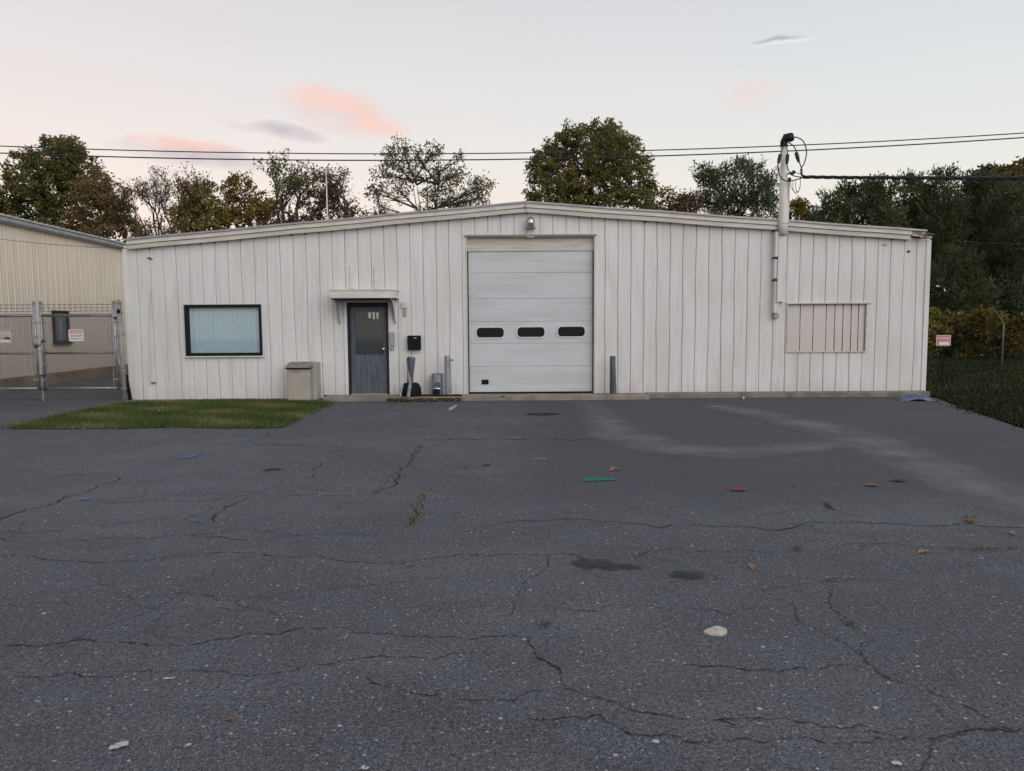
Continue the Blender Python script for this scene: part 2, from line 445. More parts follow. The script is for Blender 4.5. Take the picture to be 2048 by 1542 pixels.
# ---- asphalt
def asphalt():
    m, nt, b, out = new_mat('asphalt')
    p = npos(nt)
    big = nsmooth(nt, nnoise(nt, p, 0.35, 4.0), 0.35, 0.7)
    mid = nsmooth(nt, nnoise(nt, npos(nt, (1, 1.6, 1)), 1.3, 5.0), 0.4, 0.72)
    grain = nmath(nt, 'MULTIPLY_ADD', nnoise(nt, p, 42, 4.0, 0.8), 0.5, nmath(nt, 'MULTIPLY', nnoise(nt, p, 130, 2.0, 0.7), 0.5))
    c = nmix(nt, big, (0.060, 0.0625, 0.073), (0.088, 0.0905, 0.102))
    c = nmix(nt, nmath(nt, 'MULTIPLY', mid, 0.55), c, (0.050, 0.0525, 0.064))
    # bluish binder showing in blotches, browner dust between, paler worn band along the old seam
    c = nmix(nt, nmath(nt, 'MULTIPLY', nsmooth(nt, nnoise(nt, p, 1.9, 4.0), 0.5, 0.66), 0.55), c, (0.066, 0.074, 0.105))
    c = nmix(nt, nmath(nt, 'MULTIPLY', nsmooth(nt, nnoise(nt, npos(nt, (1, 2.4, 1)), 0.75, 4.0), 0.52, 0.7), 0.5), c, (0.098, 0.094, 0.09))
    # smoother resurfaced area in front of the overhead door
    g = nt.nodes.new('ShaderNodeNewGeometry'); sx = nt.nodes.new('ShaderNodeSeparateXYZ')
    nt.links.new(g.outputs['Position'], sx.inputs[0])
    wob = nnoise(nt, p, 0.9, 3.0)
    xx = nmath(nt, 'MULTIPLY_ADD', wob, 1.4, sx.outputs['X'])
    yy = nmath(nt, 'MULTIPLY_ADD', wob, 1.2, sx.outputs['Y'])
    sm = nmath(nt, 'MULTIPLY', nsmooth(nt, xx, 0.3, 1.5), nsmooth(nt, yy, 7.2, 8.4))
    c = nmix(nt, nmath(nt, 'MULTIPLY', sm, 0.75), c, (0.051, 0.0505, 0.063))
    rough_f = nmath(nt, 'SUBTRACT', 1.0, nmath(nt, 'MULTIPLY', sm, 0.72))
    # grain
    gr = nmath(nt, 'MULTIPLY', nmath(nt, 'SUBTRACT', grain, 0.5), rough_f)
    gn = nt.nodes.new('ShaderNodeMix'); gn.data_type = 'RGBA'; gn.blend_type = 'MULTIPLY'; gn.inputs[0].default_value = 1
    nt.links.new(c, gn.inputs[6])
    gv = nmath(nt, 'MULTIPLY_ADD', gr, 7.5, 1.0)
    cmb = nt.nodes.new('ShaderNodeCombineXYZ')
    for i in range(3): nt.links.new(gv, cmb.inputs[i])
    nt.links.new(cmb.outputs[0], gn.inputs[7])
    c = gn.outputs[2]
    # pale aggregate: each stone of its own size and tone
    for sc, th, pick, colr, amt in ((36, 0.29, 0.79, (0.38, 0.375, 0.37), 0.95), (75, 0.36, 0.55, (0.27, 0.27, 0.28), 0.9), (120, 0.45, 0.45, (0.22, 0.225, 0.24), 0.9), (60, 0.5, 0.72, (0.03, 0.03, 0.034), 0.9), (17, 0.20, 0.955, (0.45, 0.44, 0.43), 0.95)):
        v = nt.nodes.new('ShaderNodeTexVoronoi'); v.voronoi_dimensions = '2D'
        v.inputs['Scale'].default_value = sc
        nt.links.new(p, v.inputs['Vector'])
        sp = nt.nodes.new('ShaderNodeSeparateColor'); nt.links.new(v.outputs['Color'], sp.inputs[0])
        size = nmath(nt, 'MULTIPLY', nmath(nt, 'POWER', sp.outputs[1], 1.5), th)
        dot = nmath(nt, 'LESS_THAN', nmath(nt, 'MULTIPLY_ADD', nmath(nt, 'SUBTRACT', grain, 0.5), 0.25, v.outputs['Distance']), size)
        dot = nmath(nt, 'MULTIPLY', dot, nmath(nt, 'GREATER_THAN', sp.outputs[0], pick))
        dot = nmath(nt, 'MULTIPLY', dot, nmath(nt, 'MULTIPLY', nmath(nt, 'MULTIPLY', sp.outputs[2], amt), rough_f))
        c = nmix(nt, dot, c, colr)
    # hairline map cracking
    warp = nt.nodes.new('ShaderNodeVectorMath'); warp.operation = 'MULTIPLY_ADD'
    nt.links.new(nnoise(nt, p, 3.0, 4.0, 0.6, 'Color'), warp.inputs[0]); warp.inputs[1].default_value = (0.35, 0.35, 0)
    nt.links.new(p, warp.inputs[2])
    def cracks(scale, width):
        v = nt.nodes.new('ShaderNodeTexVoronoi'); v.voronoi_dimensions = '2D'; v.feature = 'DISTANCE_TO_EDGE'
        v.inputs['Scale'].default_value = scale
        nt.links.new(warp.outputs[0], v.inputs['Vector'])
        return nmath(nt, 'SUBTRACT', 1.0, nsmooth(nt, v.outputs['Distance'], width*0.35, width))
    k1 = nmath(nt, 'MULTIPLY', cracks(2.6, 0.030), nsmooth(nt, nnoise(nt, p, 0.55, 3.0), 0.53, 0.66))
    k2 = nmath(nt, 'MULTIPLY', cracks(0.55, 0.0065), nsmooth(nt, nnoise(nt, p, 0.8, 3.0), 0.45, 0.58))
    k = nmath(nt, 'MULTIPLY', nmath(nt, 'MAXIMUM', k1, k2), nmath(nt, 'MULTIPLY', rough_f, 0.6))
    c = nmix(nt, k, c, (0.018, 0.017, 0.017))
    lnk(nt, b.inputs['Base Color'], c)
    b.inputs['Roughness'].default_value = 0.85
    b.inputs['Specular IOR Level'].default_value = 0.35
    h = nmath(nt, 'MULTIPLY', nmath(nt, 'SUBTRACT', grain, nmath(nt, 'MULTIPLY', k, 2.0)), rough_f)
    nbump(nt, b, h, 0.5, 0.006)
    return m
M['asphalt'] = asphalt()

def alpha_mat(name, c, rough=0.85, scale=9.0, lo=0.3, hi=0.7, stretch=(1, 1, 1), rag=1.6):
    """thin film lying on the asphalt (paint, dust, stain) with ragged worn edges"""
    m, nt, b, out = new_mat(name)
    b.inputs['Base Color'].default_value = (*c, 1)
    b.inputs['Roughness'].default_value = rough; b.inputs['Specular IOR Level'].default_value = .08
    at = nt.nodes.new('ShaderNodeAttribute'); at.attribute_name = 'cover'
    n = nnoise(nt, npos(nt, stretch), scale, 5.0, 0.65)
    f = nsmooth(nt, nmath(nt, 'ADD', at.outputs['Fac'], nmath(nt, 'MULTIPLY', nmath(nt, 'SUBTRACT', n, 0.5), rag)), lo, hi)
    f = nmath(nt, 'MULTIPLY', f, nmath(nt, 'MINIMUM', nmath(nt, 'MULTIPLY', at.outputs['Fac'], 1.6), 1.0))
    tr = nt.nodes.new('ShaderNodeBsdfTransparent')
    mx = nt.nodes.new('ShaderNodeMixShader')
    nt.links.new(f, mx.inputs[0]); nt.links.new(tr.outputs[0], mx.inputs[1]); nt.links.new(b.outputs[0], mx.inputs[2])
    nt.links.new(mx.outputs[0], out.inputs[0])
    return m
M['crack'] = alpha_mat('crack_fill', (0.026, 0.0255, 0.027), 0.95, 12.0, 0.25, 1.15, rag=2.6)
M['weed_crack'] = alpha_mat('crack_with_dirt', (0.045, 0.036, 0.024), 0.95, 10.0, 0.25, 0.9)
M['dust'] = alpha_mat('dust_streak', (0.165, 0.16, 0.178), 0.95, 1.0, 0.0, 1.3)
M['oil'] = alpha_mat('oil_stain', (0.030, 0.030, 0.032), 0.7, 6.0, 0.2, 1.2, rag=2.0)
M['damp'] = alpha_mat('damp_stain', (0.054, 0.054, 0.058), 0.9, 7.0, 0.1, 1.3, rag=2.8)
M['blue_paint'] = alpha_mat('blue_marking', (0.085, 0.18, 0.34), 0.8, 22.0, 0.3, 0.85, rag=2.4)
M['green_paint'] = alpha_mat('green_marking', (0.02, 0.19, 0.14), 0.8, 16.0, 0.35, 0.85, rag=2.6)
M['white_mark'] = alpha_mat('white_marking', (0.42, 0.42, 0.42), 0.8, 38.0, 0.45, 0.85, rag=3.0)

# ================================================================== SETTING
D = 17.5                       # the white building's front stands 17.5 m away
def W(px, py, Y=None):         # point on the front
    return at_y(px, py, D if Y is None else Y)

g = MB(); g.quad((-500, -60, -0.03), (500, -60, -0.03), (500, 900, -0.03), (-500, 900, -0.03))
mg = plain('field_ground', (0.042, 0.046, 0.018), 0.95, var=0.2, scale=0.8, bump=0.3, c2=(0.030, 0.032, 0.014))
tag(g.build('ground', mg), kind='structure')

lot_pts = [(-45, -12), (45, -12), (45, 3.5), (14, 5), (9.2, 8), (8.25, 11.8), (9.75, 17.2), (9.75, 18.2), (-9.3, 18.2), (-9.3, 33), (-45, 33)]
lot = MB(); lot.poly([(x, y, 0.0) for x, y in lot_pts])
lot = lot.build('parking_lot', M['asphalt'])
tag(lot, kind='structure')

bed = MB()
bp = [Vector(q) for q in ((9.85, 17.0, 0), (9.9, 18.6, 0), (16, 19.2, 0), (20, 15, 0), (16, 8, 0), (9.6, 8.4, 0), (8.7, 10.6, 0), (8.35, 11.7, 0), (8.75, 13.2, 0), (8.95, 14.6, 0), (9.5, 15.8, 0))]
bq = []
for i in range(len(bp)):
    a, b_ = bp[i], bp[(i+1) % len(bp)]; K = max(2, int((b_-a).length/.15))
    for k in range(K):
        p = a.lerp(b_, k/K); bq.append((p.x+RND.uniform(-.10, .10), p.y+RND.uniform(-.10, .10), 0.006))
bed.poly(bq)
tag(bed.build('soil_bed', M['soil']), kind='structure')

def ribbon(pts, width, mat, name, z, parent=lot, jitter=0.0, sub=1, alpha=1.0, flat_alpha=False, seed=1, world_pts=False, ends=True):
    """strip on the ground with its cover falling off towards the edges"""
    rr = random.Random(seed)
    P = [Vector((p[0], p[1], 0)) if world_pts else at_z(p[0], p[1], 0.0) for p in pts]
    Wd = width if isinstance(width, (list, tuple)) else [width]*len(P)
    for _ in range(sub):
        Q, W2 = [P[0]], [Wd[0]]
        for i in range(len(P)-1):
            d = P[i+1]-P[i]; n = Vector((-d.y, d.x, 0))
            Q.append((P[i]+P[i+1])/2 + n*rr.uniform(-jitter, jitter)); Q.append(P[i+1])
            W2.append((Wd[i]+Wd[i+1])/2*rr.uniform(.6, 1.4) if jitter else (Wd[i]+Wd[i+1])/2); W2.append(Wd[i+1])
        P, Wd = Q, W2
    v, f, cov = [], [], []
    n = len(P)
    for i in range(n):
        t = (P[min(i+1, n-1)]-P[max(i-1, 0)])
        t = t.normalized() if t.length > 1e-9 else Vector((1, 0, 0))
        s = Vector((-t.y, t.x, 0))
        a = alpha * (0.15 if ends and i in (0, n-1) else 1.0)
        for k, q in ((-1, 0.0), (-.5, 0.75), (0, 1.0), (.5, 0.75), (1, 0.0)):
            p = P[i]+s*(k*Wd[i]/2)
            v.append((p.x, p.y, z)); cov.append(a*(q if not flat_alpha else max(q, 0.55)))
    for i in range(n-1):
        for k in range(4):
            f.append((i*5+k, i*5+k+1, (i+1)*5+k+1, (i+1)*5+k))
    me = bpy.data.meshes.new(name); me.from_pydata(v, [], f); me.update()
    at = me.attributes.new('cover', 'FLOAT', 'POINT')
    at.data.foreach_set('value', cov)
    me.materials.append(mat)
    o = bpy.data.objects.new(name, me); col.objects.link(o)
    o.parent = parent
    return o

CR = [
 ([(0,1293),(250,1285),(300,1293),(345,1290),(430,1280),(560,1268),(800,1272),(940,1280),(1024,1268),(1060,1275),(1100,1330),(1130,1378),(1180,1395),(1240,1405),(1330,1430),(1400,1440),(1480,1450)], .024),
 ([(0,1358),(80,1357),(150,1345),(300,1340),(420,1345),(520,1350),(640,1330),(800,1315),(1000,1305)], .016),
 ([(245,1346),(290,1325),(300,1300)], .012),
 ([(730,1355),(800,1375),(900,1390),(960,1400),(1024,1403),(1060,1383),(1110,1382)], .018),
 ([(1050,1440),(1200,1430),(1240,1455),(1270,1470),(1380,1485),(1480,1478),(1560,1480),(1700,1488),(1820,1475),(1890,1472),(1940,1462),(2048,1460)], .024),
 ([(1365,1332),(1480,1338),(1560,1345),(1650,1335),(1700,1330),(1740,1338),(1800,1365),(1890,1400),(1960,1430),(2060,1478)], .022),
 ([(1738,1332),(1725,1300),(1745,1280),(1690,1240),(1660,1218),(1665,1180),(1650,1165),(1680,1145)], .016),
 ([(1430,1440),(1520,1436),(1620,1445),(1720,1450),(1800,1478)], .020),
 ([(-20,1110),(400,1112),(640,1110),(1024,1108),(1400,1103),(2060,1105)], .022),
 ([(0,1075),(250,1076),(420,1075),(650,1070),(760,1070)], .026),
 ([(390,1065),(410,1075),(470,1060),(520,1062),(560,1070),(600,1072)], .022),
 ([(820,1052),(830,1020),(845,988)], .045),
 ([(180,1003),(400,1003),(560,992),(700,991),(845,987)], .026),
 ([(745,990),(790,945),(830,915),(840,890)], .05),
 ([(420,1045),(450,1015),(500,995)], .035),
 ([(0,1045),(100,1010),(180,980),(240,953)], .04),
 ([(70,950),(150,950),(240,954)], .03),
 ([(510,890),(560,890),(680,893)], .035),
 ([(510,890),(535,872),(560,858)], .035),
 ([(840,880),(1000,878),(1060,879),(1215,878)], .045),
 ([(1015,1235),(1030,1205),(1050,1180),(1075,1150),(1080,1110)], .016),
 ([(1000,1045),(1200,1045),(1440,1053),(1600,1052),(1800,1048),(2060,1055)], .034),
 ([(1080,1215),(1150,1222),(1330,1218),(1560,1215),(1700,1205)], .014),
 ([(830,1020),(900,1030),(960,1015)], .024),
 ([(0,1210),(200,1205),(420,1195),(640,1197)], .012),
 ([(620,960),(640,935),(660,905),(690,893)], .03),
 ([(0,1060),(160,1055),(260,1045),(380,1022)], .022),
 ([(1040,852),(1070,850),(1100,852)], .05),
]
weedy = {11, 13, 14, 15, 17, 19, 21}
for i, (pts, w) in enumerate(CR):
    ribbon(pts, w*.68, M['weed_crack'] if i in weedy else M['crack'], 'crack', 0.003 + 0.0001*i, jitter=0.18, sub=4, seed=i+5, alpha=.84)
# pale dust tracks where vehicles turn
ribbon([(1170,800),(1195,830),(1240,870),(1330,897),(1460,905),(1600,898),(1700,885)], [1.0,1.3,1.6,1.8,1.6,1.2,.8], M['dust'], 'dust_track', .0062, sub=2, alpha=.9)
ribbon([(1400,808),(1520,828),(1620,850),(1740,885),(1850,930),(1960,980),(2080,1020),(2200,1060)], [1.0,1.5,1.8,1.8,1.7,1.6,1.6,1.6], M['dust'], 'dust_track', .0068, sub=2, alpha=.9)
ribbon([(0,1090),(150,1085),(300,1086)], [.5,.6,.4], M['dust'], 'dust_track', .0071, sub=2, alpha=.6)
# oil and damp stains
ribbon([(1040,828),(1085,829),(1135,828)], [.3,.75,.3], M['oil'], 'oil_stain', .0074, alpha=1.0, sub=1)
ribbon([(515,943),(545,940),(570,937)], [.15,.35,.15], M['oil'], 'oil_stain', .0074, alpha=.8, sub=1)
ribbon([(1138,1120),(1180,1128),(1230,1134),(1295,1138)], [.22,.34,.26,.10], M['damp'], 'damp_stain', .0074, alpha=1.0, sub=1)
ribbon([(1330,1148),(1375,1152),(1420,1156)], [.15,.30,.22], M['damp'], 'damp_stain', .0075, alpha=1.0, sub=1)
ribbon([(1645,1000),(1662,1020),(1700,1022)], [.05,.12,.05], M['oil'], 'oil_stain', .0074, alpha=.9)
ribbon([(965,932),(975,931),(985,931)], [.06,.18,.06], M['oil'], 'oil_stain', .0074, alpha=.9)
# survey paint
pm = [
 ([(338,917),(375,916.5),(405,907)], [.09,.13,.12], 'blue_paint'),
 ([(474,871),(486,868),(497,865)], [.06,.08,.06], 'blue_paint'),
 ([(150,1001),(166,1000),(184,998)], [.10,.13,.10], 'blue_paint'),
 ([(1165,962),(1185,960),(1200,960),(1243,960)], [.18,.36,.18,.09], 'green_paint'),
 ([(1058,918.5),(1076,918.5),(1096,918.5)], [.035,.045,.035], 'white_mark'),
 ([(898,822),(905,816),(914,810)], [.16,.18,.16], 'white_mark'),
 ([(216,1499),(238,1495),(260,1489)], [.05,.085,.05], 'white_mark'),
 ([(325,1360),(338,1360),(352,1358)], [.02,.028,.02], 'white_mark'),
 ([(1300,1488),(1309,1487),(1320,1487)], [.03,.05,.03], 'white_mark'),
 ([(1783,1531),(1793,1530),(1804,1531)], [.03,.05,.03], 'white_mark'),
 ([(722,1541),(733,1538),(742,1537)], [.03,.05,.03], 'white_mark'),
 ([(366,1496),(376,1494),(384,1493)], [.03,.04,.02], 'white_mark'),
]
for i, (pts, w, mm) in enumerate(pm):
    ribbon(pts, w, M[mm], 'paint_mark', 0.0082 + .0002*i, alpha=.92, sub=2, ends=True, seed=50+i)

# concrete along the front
def slab(name, mat, px0, px1, z1, depth, zb=-0.05, y1=D+0.05, bevel=0.015):
    a, b = W(px0, 790), W(px1, 790)
    m = MB(); m.box(a.x, b.x, y1-depth, y1, zb, z1)
    o = m.build(name, mat, bevel=bevel)
    tag(o, kind='structure')
    return o
slab('concrete_footing', M['footing'], 266, 641, 0.018, 0.42)
slab('door_step', M['concrete'], 657, 789, 0.105, 0.60)
slab('concrete_apron', M['concrete'], 789.3, 1206, 0.098, 0.66)
slab('concrete_footing', M['concrete'], 1206.3, 1290, 0.10, 0.62)
slab('concrete_footing', M['footing'], 1290.3, 1846, 0.115, 0.36)
# ================================================================== WHITE BUILDING
XL, XR = -9.06, 9.80
bld = Thing('metal_warehouse', (0.35, D+12, 0), 'long white ribbed metal warehouse with low gable roof and overhead door', 'building')
eL = at_y(252, 478, D-0.15); eRdg = at_y(1052, 403, D-0.15); eR = at_y(1860, 461, D-0.15)
RX = eRdg.x; RZ = eRdg.z
EZ_L, EZ_R = eL.z, eR.z
def roof_z(x):
    if x <= RX: return EZ_L + (RZ-EZ_L)*(x-eL.x)/(RX-eL.x)
    return RZ + (EZ_R-RZ)*(x-RX)/(eR.x-RX)
def wall_bottom(x):
    if x < W(645, 790).x: return 0.02
    return 0.10
FH = 0.235   # rake board height

def px_rect(x0, y0, x1, y1):
    a, b = W(x0, y1), W(x1, y0)
    c, d_ = W(x0, y0), W(x1, y1)
    return ((a.x+c.x)/2, (b.x+d_.x)/2, (a.z+d_.z)/2, (b.z+c.z)/2)
OP_WIN = px_rect(371, 609, 524, 711.5)
OP_DOOR = px_rect(696, 605, 778, 789)
OP_GAR = px_rect(932.5, 472, 1190.5, 786)
OP_PAN = px_rect(1574, 608, 1732, 702)
OP_DOOR = (OP_DOOR[0], OP_DOOR[1], 0.10, OP_DOOR[3])
OP_GAR = (OP_GAR[0], OP_GAR[1], 0.10, OP_GAR[3])
OPS = [OP_WIN, OP_DOOR, OP_GAR, OP_PAN]

NP = 62
step = (XR-XL)/NP
seams = [XL + step*i for i in range(NP+1)]
wrng = random.Random(11)
seam_w = [(wrng.uniform(0, 6.28), wrng.uniform(0.9, 2.0), wrng.uniform(0.002, 0.011), wrng.uniform(.005, .012)) for _ in seams]
def seam_x(i, z):
    if i in (0, NP): return seams[i]
    ph, fr, am, _ = seam_w[i]
    return seams[i] + am*math.sin(ph+fr*z*1.7) + am*.4*math.sin(ph*2+fr*z*4.1)
def canned(x, z):
    return 0.004*math.sin(x*7.3+math.sin(z*1.3+x)*2.0) + 0.003*math.sin(z*2.1+x*3.7)
NZ = 9
for i in range(NP):
    a, b = seams[i], seams[i+1]
    cuts = sorted({a, b, *[e for o in OPS for e in o[:2] if a+0.004 < e < b-0.004]})
    pieces = {}
    for s in range(len(cuts)-1):
        x0, x1 = cuts[s], cuts[s+1]
        xm = (x0+x1)/2
        zb = wall_bottom(xm)
        spans = [(zb, None)]
        for o in OPS:
            if o[0]-1e-4 <= xm <= o[1]+1e-4:
                spans = [(zb, o[2])] if o[2] > zb+0.05 else []
                spans.append((o[3], None))
        for (z0, z1) in spans:
            m = pieces.setdefault('low' if z1 is not None else 'main', MB())
            rows = []
            gd = 0.030
            gl, gr_ = seam_w[i][3], seam_w[i+1][3]
            for k in range(NZ):
                t = k/(NZ-1)
                def zz(x):
                    top = z1 if z1 is not None else roof_z(x)-FH+0.06
                    return z0+(top-z0)*t
                zc = zz(xm)
                row = []
                if x0 == a:
                    xs = seam_x(i, zc)
                    row += [(xs, D+gd), (xs+gl, D+.004), (xs+gl+.012, D)]
                else: row += [(x0, D+.001)]*1
                xa = row[-1][0]
                xe = seam_x(i+1, zc) if x1 == b else x1
                xb = xe-(gr_+.012) if x1 == b else xe
                for q in (.3, .7):
                    xq = xa+(xb-xa)*q
                    row.append((xq, D+canned(xq, zc)))
                if x1 == b: row += [(xb, D), (xe-gr_, D+.004), (xe, D+gd)]
                else: row += [(x1, D+.001)]
                rows.append([(x, y, zz(x)) for x, y in row])
            n0 = len(m.v); w_ = len(rows[0])
            for row in rows: m.v += row
            for k in range(NZ-1):
                for q in range(w_-1):
                    m.f.append((n0+k*w_+q, n0+k*w_+q+1, n0+(k+1)*w_+q+1, n0+(k+1)*w_+q))
    for m in pieces.values(): bld.part(m, 'wall_panel', M['siding'])

# solid wall behind the sheets, with the openings left free
core = MB()
xs = sorted({XL+.03, XR-.03, *[e for o in OPS for e in o[:2]]})
for s in range(len(xs)-1):
    x0, x1 = xs[s], xs[s+1]; xm = (x0+x1)/2
    def pr(za, zb0, zb1):
        core.prism([(x0, D+.036, za), (x1, D+.036, za), (x1, D+.036, zb1), (x0, D+.036, zb0)], (0, .16, 0))
    tops = (roof_z(x0)-FH+.05, roof_z(x1)-FH+.05)
    hit = [o for o in OPS if o[0]-1e-4 <= xm <= o[1]+1e-4]
    if not hit: pr(0.0, *tops)
    else:
        o = hit[0]
        if o[2] > .2: pr(0.0, o[2], o[2])
        if x0 < RX < x1:
            core.prism([(x0, D+.036, o[3]), (x1, D+.036, o[3]), (x1, D+.036, tops[1]), (RX, D+.036, RZ-FH+.05), (x0, D+.036, tops[0])], (0, .16, 0))
        else: pr(o[3], *tops)
bld.part(core, 'wall_core', M['core'])
# side and back walls
for nm, x in (('side_wall', XL), ('side_wall', XR)):
    s = MB(); sg = -1 if x == XL else 1
    k = 0; y = D+.02
    while y < D+24:
        s.box(min(x, x-sg*.12), max(x, x-sg*.12), y, y+.285, 0.02, roof_z(x)-.12)
        s.box(min(x-sg*.03, x-sg*.12), max(x-sg*.03, x-sg*.12), y+.285, y+.305, 0.02, roof_z(x)-.12)
        y += .305
    bld.part(s, nm, M['siding'])
s = MB(); s.prism([(XL+.15, D+24, 0), (XR-.15, D+24, 0), (XR-.15, D+24, EZ_R-.15), (RX, D+24, RZ-.12), (XL+.15, D+24, EZ_L-.15)], (0, .1, 0))
bld.part(s, 'back_wall', M['siding'])
# corner trim
for x, sg in ((XL, 1), (XR, -1)):
    c = MB(); x0, x1 = sorted((x-sg*.012, x+sg*.10))
    c.prism([(x0, D-.020, wall_bottom(x)), (x1, D-.020, wall_bottom(x)), (x1, D-.020, roof_z(x1)-FH+.04), (x0, D-.020, roof_z(x0)-FH+.04)], (0, .016, 0))
    bld.part(c, 'corner_trim', M['siding'])
# roof slopes
for xa, za, xb, zb in ((eL.x-.02, EZ_L, RX, RZ), (RX, RZ, eR.x-.1, EZ_R)):
    r = MB(); r.prism([(xa, D-.10, za-.012), (xb, D-.10, zb-.012), (xb, D-.10, zb-.10), (xa, D-.10, za-.10)], (0, 24.3, 0))
    rf = bld.part(r, 'roof', M['roof'])
# rake trim: grey cap, upper board, shadow groove, lower board
layers = [(-.010, .030, -.185, 'cap', 'roof_edge_cap'), (.030, .128, -.150, 'trim', 'rake_board'), (.128, .146, -.095, 'trim_warm', 'rake_groove'), (.146, FH, -.125, 'trim_warm', 'rake_board')]
for side in (0, 1):
    for t0, t1, yo, mt, nm in layers:
        if side == 0: xa, za, xb, zb = eL.x, EZ_L, RX-.004, RZ
        else: xa, za, xb, zb = RX+.004, RZ, eR.x-.42, roof_z(eR.x-.42)
        if nm == 'roof_edge_cap' and side == 1: xb, zb = eR.x-.08, roof_z(eR.x-.08)
        # slightly wavy strip cut in several lengths
        m = MB(); K = 12
        for k in range(K):
            u0, u1 = k/K, (k+1)/K
            w0 = .006*math.sin(k*1.7+side) if 0 < k < K else 0; w1 = .006*math.sin((k+1)*1.7+side) if k+1 < K else 0
            p = lambda u, t, w: (xa+(xb-xa)*u, D+yo+w*.5, za+(zb-za)*u-t+w)
            q0, q1, q2, q3 = p(u0, t1, w0), p(u1, t1, w1), p(u1, t0, w1), p(u0, t0, w0)
            m.quad(q0, q1, q2, q3)
            back = lambda q: (q[0], D-.004, q[2])
            m.quad(q0, q1, back(q1), back(q0)); m.quad(q3, q2, back(q2), back(q3))
        e0 = (xa, za); e1 = (xb, zb)
        for (xx, zz_) in (e0, e1):
            m.quad((xx, D+yo, zz_-t0), (xx, D+yo, zz_-t1), (xx, D-.004, zz_-t1), (xx, D-.004, zz_-t0))
        bld.part(m, nm, M[mt])
m = MB(); m.box(RX-.012, RX+.012, D-.19, D-.02, RZ-.145, RZ+.012)
bld.part(m, 'ridge_clip', M['grey_paint'])
# broken right end of the rake board
tr = random.Random(3)
for k in range(11):
    x0 = eR.x-.44+tr.uniform(0, .28); ln = tr.uniform(.12, .30)
    z0 = roof_z(x0)-tr.uniform(.07, FH-.02); h = tr.uniform(.015, .045)
    dz = tr.uniform(-.05, .03); yy = D-.10-tr.uniform(0, .09)
    m = MB(); m.prism([(x0, yy, z0), (x0+ln*.6, yy-.02, z0+dz*.3), (x0+ln, yy+tr.uniform(-.03, .03), z0+dz), (x0+ln*.9, yy, z0+dz+h), (x0+ln*.5, yy-.01, z0+h*1.2+dz*.3), (x0, yy, z0+h)], (0, .02, 0))
    bld.part(m, 'splintered_board', M['torn'] if k % 3 else M['trim_warm'])
# sheet ends / closure notches below the rake
for i in range(2, NP-1):
    if tr.random() < .75:
        x = seams[i]+tr.uniform(-.02, .02); z = roof_z(x)-FH
        m = MB(); w_ = tr.uniform(.008, .028)
        m.box(x-w_, x+w_, D-.020, D+.01, z-tr.uniform(.012, .03), z+.03)
        bld.part(m, 'closure_notch', M['core'])
# holes and vents in the siding
def flat_oval(px, py, w, h, name, mat, rot=0, yo=-.014):
    c = W(px, py); pts = []
    for k in range(14):
        t = 2*math.pi*k/14
        u, v = math.cos(t)*w/2, math.sin(t)*h/2
        pts.append((c.x+u*math.cos(rot)-v*math.sin(rot), D+yo, c.z+u*math.sin(rot)+v*math.cos(rot)))
    m = MB(); m.prism(pts, (0, .03, 0))
    return bld.part(m, name, mat)
flat_oval(300, 517, .13, .045, 'vent_hole', M['core'], -.25)
flat_oval(1817, 503, .075, .06, 'vent_hole', M['core'], .2)
flat_oval(1769, 490, .10, .018, 'vent_hole', M['core'])
flat_oval(301.5, 624, .03, .03, 'vent_hole', M['core'])
# small wall box and its conduit near the left corner
a = W(303, 748); b_ = W(314, 766)
m = MB(); m.box(a.x, b_.x, D-.05, D-.006, b_.z+.02, a.z); jb = bld.part(m, 'junction_box', M['siding'], bevel=.005)
m = MB(); m.box(a.x, a.x+.08, D-.046, D-.006, b_.z-.005, b_.z+.02); bld.part(m, 'box_mouth', M['core'])
m = MB(); c = W(303, 578); m.tube([(a.x+.01, D-.02, a.z), (a.x-.0, D-.02, a.z+1), (c.x, D-.02, c.z)], .009, 6); bld.part(m, 'conduit', M['siding'])

# ---- window with vertical blinds
x0, x1, z0, z1 = OP_WIN
fw = .075
wf = MB()
wf.box(x0, x1, D-.045, D+.10, z1-fw, z1); wf.box(x0, x1, D-.045, D+.10, z0, z0+fw*.9)
wf.box(x0, x0+fw, D-.043, D+.10, z0+fw*.9, z1-fw); wf.box(x1-fw*.75, x1, D-.043, D+.10, z0+fw*.9, z1-fw)
win = bld.part(wf, 'window', M['black_frame'], bevel=.006)
m = MB(); m.box(x0+fw-.005, x1-fw*.75+.005, D+.02, D+.026, z0+fw*.9-.005, z1-fw+.005); bld.part(m, 'pane', M['glass'], parent=win)
nb = 15
for k in range(nb):
    w_ = (x1-x0-fw*1.75)/nb; xa = x0+fw+w_*k
    m = MB(); t_ = wrng.uniform(-.012, .012)
    pts = []
    for q in range(5):
        u = q/4; pts.append((xa+w_*1.12*u, D+.085+.018*math.sin(u*math.pi)+t_*(u-.5)+.012*u))
    for q in range(4):
        m.quad((pts[q][0], pts[q][1], z0+.03), (pts[q+1][0], pts[q+1][1], z0+.03), (pts[q+1][0], pts[q+1][1], z1-.02), (pts[q][0], pts[q][1], z1-.02))
    bld.part(m, 'blind_slat', M['blind'], parent=win, smooth=True)
m = MB(); m.box(x0-.03, x1+.04, D-.06, D+.0, z0-.035, z0-.004); bld.part(m, 'sill', M['trim'], parent=win, bevel=.004)
m = MB(); m.box(x0-.10, x1+.10, D+.14, D+.18, z0-.1, z1+.1); bld.part(m, 'room_shade', M['blind'], parent=win)

